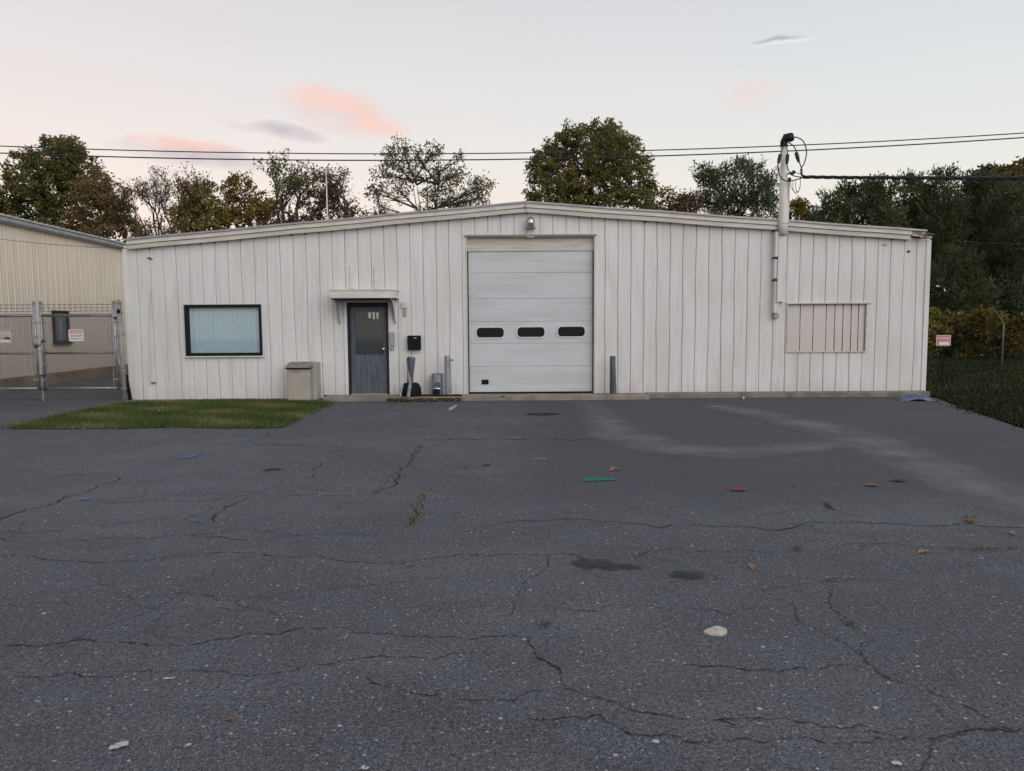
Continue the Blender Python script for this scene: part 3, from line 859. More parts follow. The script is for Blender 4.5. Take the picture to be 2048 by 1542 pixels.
# ---- entry door
x0, x1, z0, z1 = OP_DOOR
df = MB(); j = .055
df.box(x0, x0+j, D-.02, D+.14, z0, z1); df.box(x1-j, x1, D-.02, D+.14, z0, z1); df.box(x0+j, x1-j, D-.018, D+.14, z1-.10, z1)
frm = bld.part(df, 'door_frame', M['dark_frame'], bevel=.004)
gx0, gx1 = x0+.17, x1-.13
gz0, gz1 = z0+.95, z1-.20
dl = MB()
dl.box(x0+j+.004, gx0, D+.05, D+.095, z0+.03, z1-.104); dl.box(gx1, x1-j-.004, D+.05, D+.095, z0+.03, z1-.104)
dl.box(gx0, gx1, D+.05, D+.095, z0+.03, gz0); dl.box(gx0, gx1, D+.05, D+.095, gz1, z1-.104)
door = bld.part(dl, 'door', M['door_blue'])
m = MB(); m.box(gx0, gx1, D+.066, D+.078, gz0, gz1); 
mgl, nt, bb, out = new_mat('door_glass'); bb.inputs['Base Color'].default_value = (.045, .052, .06, 1); bb.inputs['Roughness'].default_value = .06
bld.part(m, 'pane', mgl, parent=door)
for (ua, ub, va, vb) in ((736, 742.5, 625, 637), (744.5, 750.5, 624.5, 639), (752, 757.5, 625, 638)):  # pale plates added for the bright windows reflected in the door glass
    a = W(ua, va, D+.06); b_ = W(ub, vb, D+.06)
    m = MB(); m.prism([(a.x, D+.063, a.z), (b_.x, D+.063, a.z+.004), (b_.x-.012, D+.063, b_.z), (a.x+.014, D+.063, b_.z+.01)], (0, .002, 0)); bld.part(m, 'pane_reflection', M['sign_white'], parent=door)
for (ba, bb_, bc, bd) in ((gx0-.02, gx0, gz0-.02, gz1+.02), (gx1, gx1+.02, gz0-.02, gz1+.02)):
    m = MB(); m.box(ba, bb_, D+.042, D+.052, bc, bd); bld.part(m, 'glazing_bead', M['door_blue'], parent=door)
m = MB(); m.box(x0+j, x1-j, D+.044, D+.052, z0+.035, z0+.27); bld.part(m, 'kick_plate', M['door_blue'], parent=door)
hz = W(773, 698).z
m = MB(); hx = x1-j-.07
m.tube([(hx, D+.05, hz), (hx, D-.02, hz)], .014, 10); m.lathe([(.0, 0), (.001, 0)], (hx, D, hz)); 
m.tube([(hx, D-.018, hz), (hx, D-.03, hz), (hx, D-.055, hz), (hx, D-.07, hz)], [.018, .034, .036, .02], 14); bld.part(m, 'knob', M['steel'], parent=door, smooth=True)
m = MB(); m.box(x0+j, x1-j, D-.04, D+.10, z0-.004, z0+.026); bld.part(m, 'threshold', M['grey_paint'], parent=frm)
m = MB(); m.box(x0+.01, x1-.01, D+.15, D+.17, z0, z1); bld.part(m, 'room_shade', M['core'], parent=frm)
# white casing round the door
m = MB(); m.box(x0-.075, x0-.002, D-.03, D+.0, z0, z1+.05); bld.part(m, 'door_casing', M['siding'], bevel=.004)
m = MB(); m.box(x1+.002, x1+.10, D-.03, D+.0, z0, z1+.05); bld.part(m, 'door_casing', M['siding'], bevel=.004)
m = MB(); m.box(x0-.002, x1+.002, D-.03, D+.0, z1+.002, z1+.05); bld.part(m, 'door_casing', M['trim'], bevel=.004)
# lock box beside the door
m = MB(); a = W(780, 664, D-.06); b_ = W(789, 691, D-.06); m.box(a.x, b_.x, D-.10, D-.028, b_.z, a.z); lb = bld.part(m, 'latch_guard', M['galv'], bevel=.01)
m = MB(); m.box(a.x-.01, b_.x-.02, D-.085, D-.028, b_.z-.10, b_.z-.002); bld.part(m, 'latch_box', M['grey_paint'], bevel=.005)

# canopy over the door
YC = D-.62
a = at_y(659, 578, YC); b_ = at_y(789, 597, YC)
cx0, cx1, cz1, cz0 = a.x, b_.x, a.z-.01, b_.z-.005
def canopy_outline(x0, x1, y_f, y_b, r):
    pts = [(x0, y_b), (x0, y_f)]
    for k in range(9):
        t = -math.pi/2 + math.pi/2*k/8
        pts.append((x1-r+math.cos(t)*r, y_f+r+math.sin(t)*r))
    pts.append((x1, y_b))
    return pts
m = MB(); m.prism([(x, y, cz0+.02) for x, y in canopy_outline(cx0, cx1, YC, D-.004, .30)], (0, 0, cz1-cz0-.05))
can = bld.part(m, 'door_canopy', M['trim'], bevel=.006)
m = MB(); m.prism([(x, y, cz1-.028) for x, y in canopy_outline(cx0-.015, cx1+.015, YC-.015, D-.004, .31)], (0, 0, .028)); bld.part(m, 'drip_edge', M['trim'], parent=can)
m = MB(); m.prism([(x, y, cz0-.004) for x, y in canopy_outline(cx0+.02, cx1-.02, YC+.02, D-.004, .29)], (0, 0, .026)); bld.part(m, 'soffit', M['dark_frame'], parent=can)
for xx in (cx0+.07, cx1-.09):
    m = MB(); pts = []
    for k in range(9):
        t = k/8
        pts.append((xx+.0, YC+.10+(D-.01-YC-.10)*t, cz0-.002-.56*(t**1.6)))
    m.tube(pts, .016, 6); bld.part(m, 'bracket', M['grey_paint'], parent=can)
    m = MB(); m.prism([(xx-.004, YC+.16, cz0-.004), (xx-.004, D-.012, cz0-.004), (xx-.004, D-.012, cz0-.50), (xx-.004, D-.22, cz0-.22)], (.008, 0, 0)); bld.part(m, 'bracket_plate', M['siding'], parent=can)
# two old pipe covers on the wall above the canopy
for (pa, pb, py0) in ((699, 709, 532), (748, 760, 533)):
    a = W(pa, py0); b_ = W(pb, 578)
    m = MB(); m.box(a.x, b_.x, D-.035, D+.0, b_.z, a.z); bld.part(m, 'pipe_cover', M['trim'], bevel=.012)
# small camera / sensor box right of the door
a = W(804, 604); b_ = W(813, 616); m = MB(); m.box(a.x, b_.x, D-.05, D-.004, b_.z, a.z); sb = bld.part(m, 'sensor_box', M['white_paint'], bevel=.006)
a = W(807, 617); b_ = W(813, 632); m = MB(); m.box(a.x, b_.x, D-.035, D-.004, b_.z, a.z); bld.part(m, 'sensor_bracket', M['grey_paint'], bevel=.004)

# ---- overhead door
x0, x1, z0, z1 = OP_GAR
ZH = W(1060, 501).z
m = MB()
for xa, xb in ((x0, x0+.03), (x1-.03, x1)): m.box(xa, xb, D-.012, D+.19, z0, z1)
m.box(x0+.03, x1-.03, D-.012, D+.19, z1-.02, z1)
bld.part(m, 'door_jamb', M['trim_warm'])
m = MB(); m.box(x0-.02, x1+.03, D-.055, D-.008, z1+.001, z1+.035); bld.part(m, 'drip_cap', M['grey_paint'], bevel=.004)
m = MB(); m.box(x0+.03, x1-.03, D+.10, D+.14, ZH, z1-.02); bld.part(m, 'header_panel', M['trim_warm'])
bnd = [501, 545, 597, 643, 687, 733, 784.5]
zs = [W(1060, p).z for p in bnd]; zs[-1] = z0+.03
od = MB(); od.box(x0+.034, x1-.034, D+.172, D+.19, z0, ZH)
odo = bld.part(od, 'overhead_door', M['core'])
gx0, gx1 = x0+.055, x1-.05
lite_rects = [px_rect(953, 655.5, 1007.5, 675), px_rect(1035, 654.5, 1089.5, 674), px_rect(1116.5, 653.5, 1170.5, 673)]
for k in range(6):
    zt, zb = zs[k]-.0015, zs[k+1]+.0015
    m = MB()
    h = zt-zb
    # section with pressed horizontal ribs
    prof = [(0, .006), (.008, 0)]
    for q in (.5,):
        if k == 3: continue
        prof += [(q*h-.012, 0), (q*h-.004, .002), (q*h+.004, .002), (q*h+.012, 0)]
    prof += [(h-.008, 0), (h, .006)]
    prof.sort()
    for q in range(len(prof)-1):
        (ha, da), (hb, db) = prof[q], prof[q+1]
        m.quad((gx0, D+.125+da, zb+ha), (gx1, D+.125+da, zb+ha), (gx1, D+.125+db, zb+hb), (gx0, D+.125+db, zb+hb))
    m.quad((gx0, D+.125, zb+.012), (gx0, D+.125, zt-.012), (gx0, D+.172, zt-.012), (gx0, D+.172, zb+.012))
    m.quad((gx1, D+.125, zb+.012), (gx1, D+.125, zt-.012), (gx1, D+.172, zt-.012), (gx1, D+.172, zb+.012))
    bld.part(m, 'door_section', M['overhead'], parent=odo)
def round_rect(xa, xb, za, zb, r, y, n=6):
    pts = []
    for (cx, cz, a0) in ((xb-r, zb-r, 0), (xa+r, zb-r, 90), (xa+r, za+r, 180), (xb-r, za+r, 270)):
        for k in range(n+1):
            t = R(a0+90*k/n); pts.append((cx+math.cos(t)*r, y, cz+math.sin(t)*r))
    return pts
for (xa, xb, za, zb) in lite_rects:
    m = MB()
    o_ = round_rect(xa-.03, xb+.03, za-.03, zb+.03, .11, D+.108); i_ = round_rect(xa, xb, za, zb, .085, D+.108)
    ob = [(p[0], D+.13, p[2]) for p in o_]; ib = [(p[0], D+.122, p[2]) for p in i_]
    n = len(o_)
    for k in range(n):
        q = (k+1) % n
        m.quad(o_[k], o_[q], i_[q], i_[k]); m.quad(o_[k], o_[q], ob[q], ob[k]); m.quad(i_[k], i_[q], ib[q], ib[k])
    lf = bld.part(m, 'lite_frame', M['white_paint'], parent=odo)
    m = MB(); m.poly([(p[0], D+.119, p[2]) for p in i_]); bld.part(m, 'lite_pane', M['dark_glass'], parent=odo)
a = W(963, 760); b_ = W(977, 769.5)
m = MB(); m.box(a.x, b_.x, D+.108, D+.13, b_.z, a.z); bld.part(m, 'pull_handle', M['black'], parent=odo, bevel=.006)
m = MB(); m.box(x0+.032, x0+.054, D+.09, D+.17, z0+.01, ZH); bld.part(m, 'side_seal', M['rubber'], parent=odo)
m = MB(); m.box(x1-.049, x1-.032, D+.09, D+.17, z0+.01, ZH); bld.part(m, 'side_seal', M['rubber'], parent=odo)
m = MB(); m.box(x0+.055, x1-.05, D+.11, D+.16, z0-.003, z0+.032); bld.part(m, 'bottom_seal', M['rubber'], parent=odo)

# ---- closed-up window of narrow sheets on the right
x0, x1, z0, z1 = OP_PAN
m = MB(); m.box(x0-.02, x1+.08, D-.045, D-.002, z1, z1+.035); bld.part(m, 'lintel_trim', M['trim_warm'], bevel=.004)
m = MB(); m.box(x0-.01, x1+.01, D-.035, D-.002, z0-.03, z0-.001); bld.part(m, 'sill_trim', M['trim_warm'], bevel=.004)
for xa in (x0-.012, x1-.012):
    m = MB(); m.box(xa, xa+.022, D-.025, D+.05, z0, z1-.002); bld.part(m, 'side_trim', M['trim_warm'])
m = MB(); m.box(x0, x1, D+.066, D+.08, z0, z1); bld.part(m, 'panel_backing', M['seam'])
edges = [0, .165, .335, .50, .61, .715, .82, .915, 1.0]
for k in range(len(edges)-1):
    xa, xb = x0+.012+(x1-x0-.024)*edges[k], x0+.012+(x1-x0-.024)*edges[k+1]
    m = MB(); o1, o2 = wrng.uniform(.009, .018), wrng.uniform(.009, .018)
    m.prism([(xa+o1, D+.035, z0+.002), (xb-o2, D+.03, z0+.002), (xb-o2*.6, D+.035, (z0+z1)/2), (xb-o1*.9, D+.035, z1-.01), (xa+o2*.9, D+.035, z1-.01), (xa+o1*.5, D+.03, (z0+z1)/2)], (0, .025, 0))
    bld.part(m, 'infill_panel', M['infill'])

# ================================================================== THINGS ON THE FRONT
# wall light
c = W(1061, 449)
t = Thing('wall_light', (c.x, D, c.z-.08), 'small grey dusk light mounted above the overhead door', 'lamp')
m = MB(); m.box(c.x-.09, c.x+.09, D-.05, D+.01, c.z-.10, c.z+.07); t.part(m, 'back_plate', M['grey_paint'], bevel=.01)
m = MB(); m.tube([(c.x, D-.03, c.z+.06), (c.x, D-.10, c.z+.085), (c.x, D-.17, c.z+.06), (c.x, D-.20, c.z-.06)], [.075, .085, .085, .08], 14); t.part(m, 'housing', M['steel'], smooth=True)
m = MB(); m.box(c.x-.12, c.x+.12, D-.20, D-.04, c.z-.10, c.z-.075); t.part(m, 'visor', M['galv'], bevel=.006)
m = MB(); m.box(c.x-.085, c.x+.085, D-.03, D+.0, c.z-.30, c.z-.10); t.part(m, 'junction_plate', M['siding'], bevel=.006)

# beige cabinet
a = at_y(574, 737, D-.55); b_ = at_y(621, 798, D-.55)
zt = a.z
t = Thing('utility_cabinet', ((a.x+b_.x)/2, D-.3, .02), 'squat beige metal utility cabinet with overhanging lid against the siding', 'cabinet')
m = MB(); m.box(a.x, b_.x, D-.55, D-.03, .015, zt); t.part(m, 'body', M['cabinet'], bevel=.012)
m = MB(); m.prism([(a.x-.03, D-.59, zt+.002), (a.x-.03, D-.02, zt+.06), (a.x-.03, D-.02, zt+.13), (a.x-.03, D-.30, zt+.13), (a.x-.03, D-.57, zt+.055)], (b_.x-a.x+.06, 0, 0)); ld = t.part(m, 'lid', M['cabinet_lid'], bevel=.01)
m = MB(); m.box(a.x-.034, b_.x+.034, D-.597, D-.56, zt-.012, zt+.018); t.part(m, 'lid_edge', M['black'], parent=ld)
m = MB(); m.box(a.x+.12, a.x+.27, D-.558, D-.548, zt-.075, zt-.06); t.part(m, 'handle_slot', M['cabinet_lid'])
m = MB(); m.box(b_.x+.002, b_.x+.11, D-.38, D-.01, .015, zt+.12); t.part(m, 'side_housing', M['cabinet'], bevel=.01)

# black letter box
a = W(816, 671); b_ = W(842.5, 699.5)
t = Thing('letter_box', ((a.x+b_.x)/2, D, b_.z), 'square black letter box on the siding right of the entry door', 'mailbox')
m = MB(); m.box(a.x, b_.x, D-.13, D-.004, b_.z, a.z); t.part(m, 'body', M['black'], bevel=.01)
m = MB(); m.box(a.x+.01, b_.x-.01, D-.142, D-.132, a.z-.14, a.z-.012); fl = t.part(m, 'flap', M['black'], bevel=.005)
m = MB(); e = W(832, 676); m.box(e.x-.03, e.x+.03, D-.150, D-.143, e.z-.010, e.z+.012); t.part(m, 'lock_plate', M['steel'], parent=fl, bevel=.004)

# leaning guard post standing in a black tub
base = at_y(822, 797, D-.42)
t = Thing('post_in_tub', (base.x, D-.42, .1), 'leaning dark steel post standing in a black rubber tub', 'bollard')
m = MB(); zb = .098
m.lathe([(.235, 0), (.245, .03), (.235, .16), (.205, .26), (.15, .305), (.06, .315)], (base.x, D-.38, zb), 22); tub = t.part(m, 'tub', M['rubber'], smooth=True)
tp = at_y(822.5, 715, D-.40)
m = MB(); m.tube([(base.x-.02, D-.40, zb+.28), (base.x-.01, D-.40, zb+.5), (tp.x, D-.40, tp.z-.02), (tp.x+.004, D-.40, tp.z+.01)], [.070, .074, .098, .09], 16); t.part(m, 'post', M['bollard_dark'])
m = MB(); q0 = at_y(812, 712, D-.2); m.tube([(tp.x-.10, D-.46, tp.z), (tp.x-.085, D-.48, tp.z-.25), (base.x-.02, D-.49, zb+.42), (base.x+.005, D-.53, zb+.30), (base.x-.005, D-.635, zb+.18), (base.x-.03, D-.65, zb)], [.008, .014, .03, .04, .042, .042], 8); t.part(m, 'strap', M['bollard'])
m = MB(); q0 = at_y(806, 760, D-.6); m.tube([(base.x-.16, D-.55, zb+.28), (base.x-.19, D-.62, zb+.15), (base.x-.21, D-.66, zb)], .022, 8); t.part(m, 'tub_rib', M['galv'])

# gas meter
a = at_y(863, 748, D-.35); b_ = at_y(884, 791, D-.35)
t = Thing('gas_meter', ((a.x+b_.x)/2, D-.3, .1), 'small blue grey meter box low on the wall beside a bollard', 'meter')
m = MB(); m.box(a.x, b_.x, D-.33, D-.02, .10, a.z); t.part(m, 'case', M['meter_blue'], bevel=.015)
m = MB(); m.box(a.x+.06, b_.x-.03, D-.345, D-.328, a.z-.20, a.z-.03); fp = t.part(m, 'face_plate', M['galv'], bevel=.004)
m = MB(); m.box(a.x+.10, a.x+.115, D-.352, D-.345, a.z-.19, a.z-.04); t.part(m, 'face_rib', M['meter_blue'], parent=fp)
m = MB(); m.box(a.x+.03, b_.x-.05, D-.36, D-.328, .125, .24); t.part(m, 'vent', M['black'], bevel=.01)
m = MB(); m.tube([(a.x+.03, D-.35, .255), (a.x+.10, D-.36, .275), (b_.x-.04, D-.35, .255)], .016, 8); t.part(m, 'pipe', M['steel'])

# bollards by the overhead door
def bollard(px, py_top, label, mt, cap, y):
    c0 = at_y(px, 792, y); top = at_y(px, py_top, y).z
    t = Thing('bollard', (c0.x, y, .09), label, 'bollard', None)
    m = MB(); m.tube([(c0.x+.02, y, .09), (c0.x+.012, y, .5), (c0.x+.006, y, top-.10)], [.082, .075, .066], 18); pp = t.part(m, 'pipe', mt)
    m = MB(); m.tube([(c0.x+.006, y, top-.10), (c0.x+.006, y, top-.01), (c0.x+.006, y, top), ], [.068, .068, .05], 18); t.part(m, 'cap', cap, parent=pp)
    m = MB(); m.tube([(c0.x+.02, y, .08), (c0.x+.02, y, .115)], [.12, .095], 18); t.part(m, 'footing', M['footing'])
    return t
bollard(895, 711, 'pale blue grey steel bollard with dark cap next to the meter box', M['bollard'], M['galv'], D-.35)
bollard(1224.5, 712, 'dark slate pipe bollard standing to the right of the overhead door', M['bollard_dark'], M['bollard_dark'], D-.33)

# hose bib
c = W(905, 721)
t = Thing('hose_tap', (c.x, D, c.z), 'little outdoor tap sticking out of the siding beside the capped bollard', 'tap')
m = MB(); m.tube([(c.x-.06, D+.005, c.z+.01), (c.x-.03, D-.08, c.z+.01), (c.x+.02, D-.12, c.z)], .011, 8); t.part(m, 'spout', M['steel'])
m = MB(); m.lathe([(.012, 0), (.03, .004), (.03, .014), (.012, .02)], (c.x-.01, D-.10, c.z+.012), 12); t.part(m, 'handle', M['black'])

# black hose on the concrete
t0 = at_y(826, 794, D-.5)
m = MB(); hp = []
for k in range(40):
    u = k/39
    hp.append((t0.x+.10+u*1.02, D-.50+.05*math.sin(u*9)+.03*math.sin(u*23), .116+.003*math.sin(u*31)))
m.tube(hp, .019, 7); hose = m.build('hose', M['rubber'], smooth=True); tag(hose, 'black hose lying along the concrete foot of the wall', 'hose')

# ================================================================== SERVICE MAST
ym = D-.17
p_top = at_y(1568, 285, ym); p_mid = at_y(1566, 440, ym); p_bot = at_y(1568, 782, ym)
t = Thing('service_mast', (p_bot.x, ym, 2.2), 'white painted electric service mast rising past the roof edge', 'mast')
m = MB(); m.tube([(p_mid.x, ym, p_mid.z-.34), (p_mid.x, ym, p_mid.z-.1), (p_mid.x, ym, p_mid.z+.2), (p_top.x, ym, p_top.z)], [.104, .108, .102, .070], 14); t.part(m, 'pole', M['mast'], smooth=True)
zc_ = W(1566, 604).z
m = MB(); m.prism([(p_mid.x-.095, D-.19, zc_), (p_mid.x+.095, D-.19, zc_), (p_mid.x+.095, D-.19, p_mid.z-.30), (p_mid.x-.095, D-.19, p_mid.z-.30)], (0, .187, 0)); t.part(m, 'cover_channel', M['mast'])
q0 = at_y(1578, 362, ym+.1); q1 = at_y(1574, 442, ym+.1)
m = MB(); m.tube([(q0.x, ym+.1, q0.z), (q1.x, ym+.1, q1.z-.3)], .032, 10); t.part(m, 'brace_pipe', M['white_paint'])
m = MB(); m.tube([(q0.x, ym+.1, q0.z-.02), (q0.x, ym+.1, q0.z+.03), (q0.x+.02, ym+.08, q0.z+.07)], [.045, .045, .03], 10); t.part(m, 'pipe_cap', M['cable'])
# conduit boxes down the left of the pole
for (pa, pb, ya, yb, mt, dp) in ((1549, 1560, 463, 514, 'siding', .10), (1548, 1559, 518, 557, 'siding', .07), (1548, 1557, 562, 626, 'mast', .06)):
    a = at_y(pa, ya, D-.1); b_ = at_y(pb, yb, D-.1)
    m = MB(); m.box(a.x, b_.x, D-.08-dp, D+.005, b_.z, a.z); cb = t.part(m, 'conduit_box', M[mt], bevel=.006)
    m = MB(); m.box(a.x-.015, b_.x-.005, D-.10-dp, D-.002, a.z+.002, a.z+.026); t.part(m, 'box_collar', M['dark_frame'], parent=cb)
a = at_y(1548, 628, D-.1); b_ = at_y(1558, 636, D-.1)
m = MB(); m.box(a.x, b_.x, D-.11, D+.004, b_.z, a.z); t.part(m, 'conduit_end', M['grey_paint'], bevel=.005)
for py in (446,):
    a = at_y(1567, py, ym); m = MB(); m.tube([(a.x, ym, a.z-.015), (a.x, ym, a.z+.015)], .121 if py < 600 else .111, 14); t.part(m, 'clamp', M['mast'])
# weatherhead
wh = at_y(1571, 283, ym)
m = MB(); m.tube([(p_top.x, ym, p_top.z-.10), (p_top.x, ym, p_top.z+.01), (wh.x+.01, ym-.03, wh.z+.08), (wh.x+.06, ym-.12, wh.z+.07), (wh.x+.07, ym-.17, wh.z+.0)], [.082, .085, .10, .10, .07], 14); t.part(m, 'weatherhead', M['dark_frame'], smooth=True)
def pxtube(name, pts, r, mat, sides=7, yy=ym-.16, root=t):
    m = MB(); P = [at_y(p[0], p[1], yy+(p[2] if len(p) > 2 else 0)) for p in pts]
    # Catmull-Rom
    Q = []
    for i in range(len(P)-1):
        p0, p1, p2, p3 = P[max(i-1, 0)], P[i], P[i+1], P[min(i+2, len(P)-1)]
        for k in range(6):
            u = k/6
            Q.append(.5*((2*p1)+(p2-p0)*u+(2*p0-5*p1+4*p2-p3)*u*u+(3*p1-p0-3*p2+p3)*u**3))
    Q.append(P[-1])
    m.tube(Q, r, sides)
    return root.part(m, name, mat, smooth=True)
pxtube('drip_loop', [(1570,284),(1562,305,-.02),(1557,325,-.05),(1556,338,-.05),(1560,352,-.05),(1572,362,-.04),(1590,360,.02),(1606,355,.05)], .013, M['cable'])
pxtube('drip_loop', [(1572,284),(1575,305,-.05),(1574,325,-.07),(1577,340,-.07),(1584,350,-.05),(1598,354,0),(1608,354,.05)], .012, M['cable'])
pxtube('drip_loop', [(1574,283),(1588,293,-.03),(1595,310,-.05),(1600,328,-.05),(1604,340,-.03),(1604,352,.03)], .013, M['cable'])
pxtube('drip_loop', [(1576,276),(1590,274,-.02),(1606,282,-.02),(1613,303,-.02),(1609,325,-.01),(1602,338,0),(1603,350,.03),(1612,353,.05)], .013, M['cable'])
for pts in ([(1561,308,-.02),(1557,325,-.05)], [(1575,308,-.05),(1574,326,-.07)], [(1592,304,-.04),(1597,322,-.05)]):
    m = MB(); A = at_y(pts[0][0], pts[0][1], ym-.16+pts[0][2]); B = at_y(pts[1][0], pts[1][1], ym-.16+pts[1][2])
    m.tube([A, A.lerp(B, .1), A.lerp(B, .75), A.lerp(B, .78), A.lerp(B, 1.0), A.lerp(B, 1.15)], [.018, .042, .042, .034, .034, .016], 10); t.part(m, 'splice', M['cable'])
for k, (dx, dy) in enumerate(((0, 0), (4, 6), (9, 2))):
    pxtube('wire_coil', [(1582+dx,360),(1582+dx,372+dy,-.02),(1589+dx*.6,384+dy*.5,-.03),(1598,380,-.02),(1601,366,0),(1600,352,.04)], .006, M['cable'], 6)
ins = at_y(1582, 347, ym-.14)
m = MB(); m.tube([(p_mid.x+.05, ym, ins.z), (ins.x, ym-.10, ins.z+.02)], .02, 8); t.part(m, 'bracket_arm', M['grey_paint'])
m = MB(); m.tube([ins+Vector((-.01, 0, -.02)), ins+Vector((.02, 0, 0)), ins+Vector((.04, 0, .015)), ins+Vector((.06, 0, .03)), ins+Vector((.09, 0, .04))], [.025, .05, .03, .05, .03], 12); t.part(m, 'insulator', M['cable'], smooth=True)
m = MB(); m.tube([ins+Vector((.08, 0, .03)), at_y(1612, 352, ym-.1)], .008, 6); t.part(m, 'tie_wire', M['cable'])

# overhead lines
def span(A, B, sag, r, n=60, twist=0, rt=0.0, ph=0.0):
    A, B = Vector(A), Vector(B); P = []
    ax = (B-A).normalized(); s1 = ax.cross(Vector((0, 0, 1))).normalized(); s2 = s1.cross(ax)
    for i in range(n+1):
        u = i/n; p = A.lerp(B, u); p.z -= sag*4*u*(1-u)
        if twist: p = p + (s1*math.cos(ph+twist*u)+s2*math.sin(ph+twist*u))*rt
        P.append(p)
    m = MB(); m.tube(P, r, 6); return m
YW = 26.0
def wire3(l, mid, r_, rad, name, label, Y=YW):
    """line through three sighted points, carried on past the frame to poles outside it"""
    A, B, C = (at_y(*q, Y) for q in (l, mid, r_))
    cf = np.polyfit([A.x, B.x, C.x], [A.z, B.z, C.z], 2)
    P = [Vector((x, Y, float(np.polyval(cf, x)))) for x in np.linspace(A.x-4, C.x+4, 70)]
    m = MB(); m.tube(P, rad, 6)
    o = m.build(name, M['cable'], smooth=True); tag(o, label, 'cable'); return o
wire3((0, 292), (860, 307.5), (2048, 266), .019, 'overhead_wire', 'thin overhead wire crossing the sky, upper of the long pair')
wire3((0, 306), (900, 320), (2048, 275), .022, 'overhead_wire', 'thin overhead wire crossing the sky, lower of the long pair')
A = at_y(1606, 354, ym-.12); Bp = at_y(2048, 356, 14.6); mid = at_y(1850, 362.5, 15.9)
dirv = (Bp-A); Bx = A+dirv*1.6
t = Thing('service_cable', A, 'thick black twisted service cable sagging away from the service mast', 'cable')
zz0 = A.z
def svc(u):
    p = A+dirv*u
    um = (mid.x-A.x)/dirv.x
    # quadratic sag through the sighted middle point
    k = (mid.z-(A.z+dirv.z*um))/(um*(um-1))
    p.z = A.z+dirv.z*u+k*u*(u-1)
    return p
for ph in range(3):
    P = []
    for i in range(121):
        u = 1.5*i/120; p = svc(u); an = ph*2.094+u*38
        P.append(p+Vector((0, math.cos(an), math.sin(an)))*.022)
    m = MB(); m.tube(P, .0215, 6); t.part(m, 'strand', M['cable'], smooth=True)
# thin cable in front of the tan shed
m = span(at_y(-60, 470, 18.3), at_y(262, 497, D-.05), .06, .006, 30)
tag(m.build('thin_cable', M['cable']), 'very thin cable strung across the tan shed wall to the corner', 'cable')
m = span(at_y(1925, 482, 31), at_y(2090, 488, 31), .05, .012, 20)
tag(m.build('thin_cable', M['cable']), 'thin dark line strung in front of the green trees', 'cable')

# ================================================================== TAN SHED (left)
A0 = Vector((-14.02, 20.2, 0)); dv = Vector((-0.0574, 1, 0)).normalized()
nv = Vector((1, .0574, 0)).normalized()   # outward
shed = Thing('metal_shed', (-18.0, 24.0, 0), 'tan ribbed metal shed with grey gutter behind the chain link gate', 'shed')
SZ = at_y(0, 437, 20.2).z
def sp(s, out=0.0, z=0.0):
    p = A0+dv*s+nv*out; return Vector((p.x, p.y, z))
S0, S1 = -7.0, 13.0
ns = 0
s = S0
wz = (at_y(124, 686, 22.6).z, at_y(124, 620, 22.6).z)
def s_of_px(px):
    d = ray(px, 700); 
    # intersect wall line in plan
    k = d.x/d.y
    # A0.x + dv.x*s = k*(A0.y+dv.y*s)
    return (k*A0.y-A0.x)/(dv.x-k*dv.y)
ws0, ws1 = s_of_px(108), s_of_px(139)
while s < S1:
    e = s+.305
    prof = [(s, -.016), (s+.018, 0), (s+.045, 0), (s+.062, -.012), (s+.150, -.012), (s+.156, -.007), (s+.164, -.007), (s+.170, -.012), (e-.012, -.012), (e, -.016)]
    for c_ in (ws0+.03, ws1-.03):
        for q in range(len(prof)-1):
            if prof[q][0] < c_ < prof[q+1][0]:
                u = (c_-prof[q][0])/(prof[q+1][0]-prof[q][0]); prof.insert(q+1, (c_, prof[q][1]+(prof[q+1][1]-prof[q][1])*u)); break
    hitw = s < ws1 and e > ws0
    for za, zb in ([(.34, wz[0]+.02), (wz[0]+.02, wz[1]-.02), (wz[1]-.02, SZ)] if hitw else [(.34, SZ)]):
        m = MB()
        for q in range(len(prof)-1):
            (sa, oa), (sb_, ob) = prof[q], prof[q+1]
            if hitw and abs(za-wz[0]-.02) < 1e-6 and ws0+.02 < (sa+sb_)/2 < ws1-.02: continue
            m.quad(sp(sa, oa, za), sp(sb_, ob, za), sp(sb_, ob, zb), sp(sa, oa, zb))
        if m.f: shed.part(m, 'wall_panel', M['tan_siding'])
    spans = [0, 0] if ws0 < s+.055 < ws1 else [0]
    m = MB(); m.quad(sp(s+.045, .0015, .34 if len(spans) == 1 else wz[1]+.03), sp(s+.064, -.0085, .34 if len(spans) == 1 else wz[1]+.03), sp(s+.064, -.0085, SZ), sp(s+.045, .0015, SZ))
    shed.part(m, 'seam', M['tan_seam'])
    s = e
m = MB(); m.prism([sp(S0, -.05, 0), sp(S1, -.05, 0), sp(S1, -.05, SZ), sp(S0, -.05, SZ)], -nv*.15); shed.part(m, 'wall_core', M['core'])
m = MB(); m.prism([sp(S0, .03, -.05), sp(S1, .03, -.05), sp(S1, .03, .335), sp(S0, .03, .335)], -nv*.06); shed.part(m, 'footing', M['tan_footing'])
for q in range(5):
    s_ = S0+q*4.0
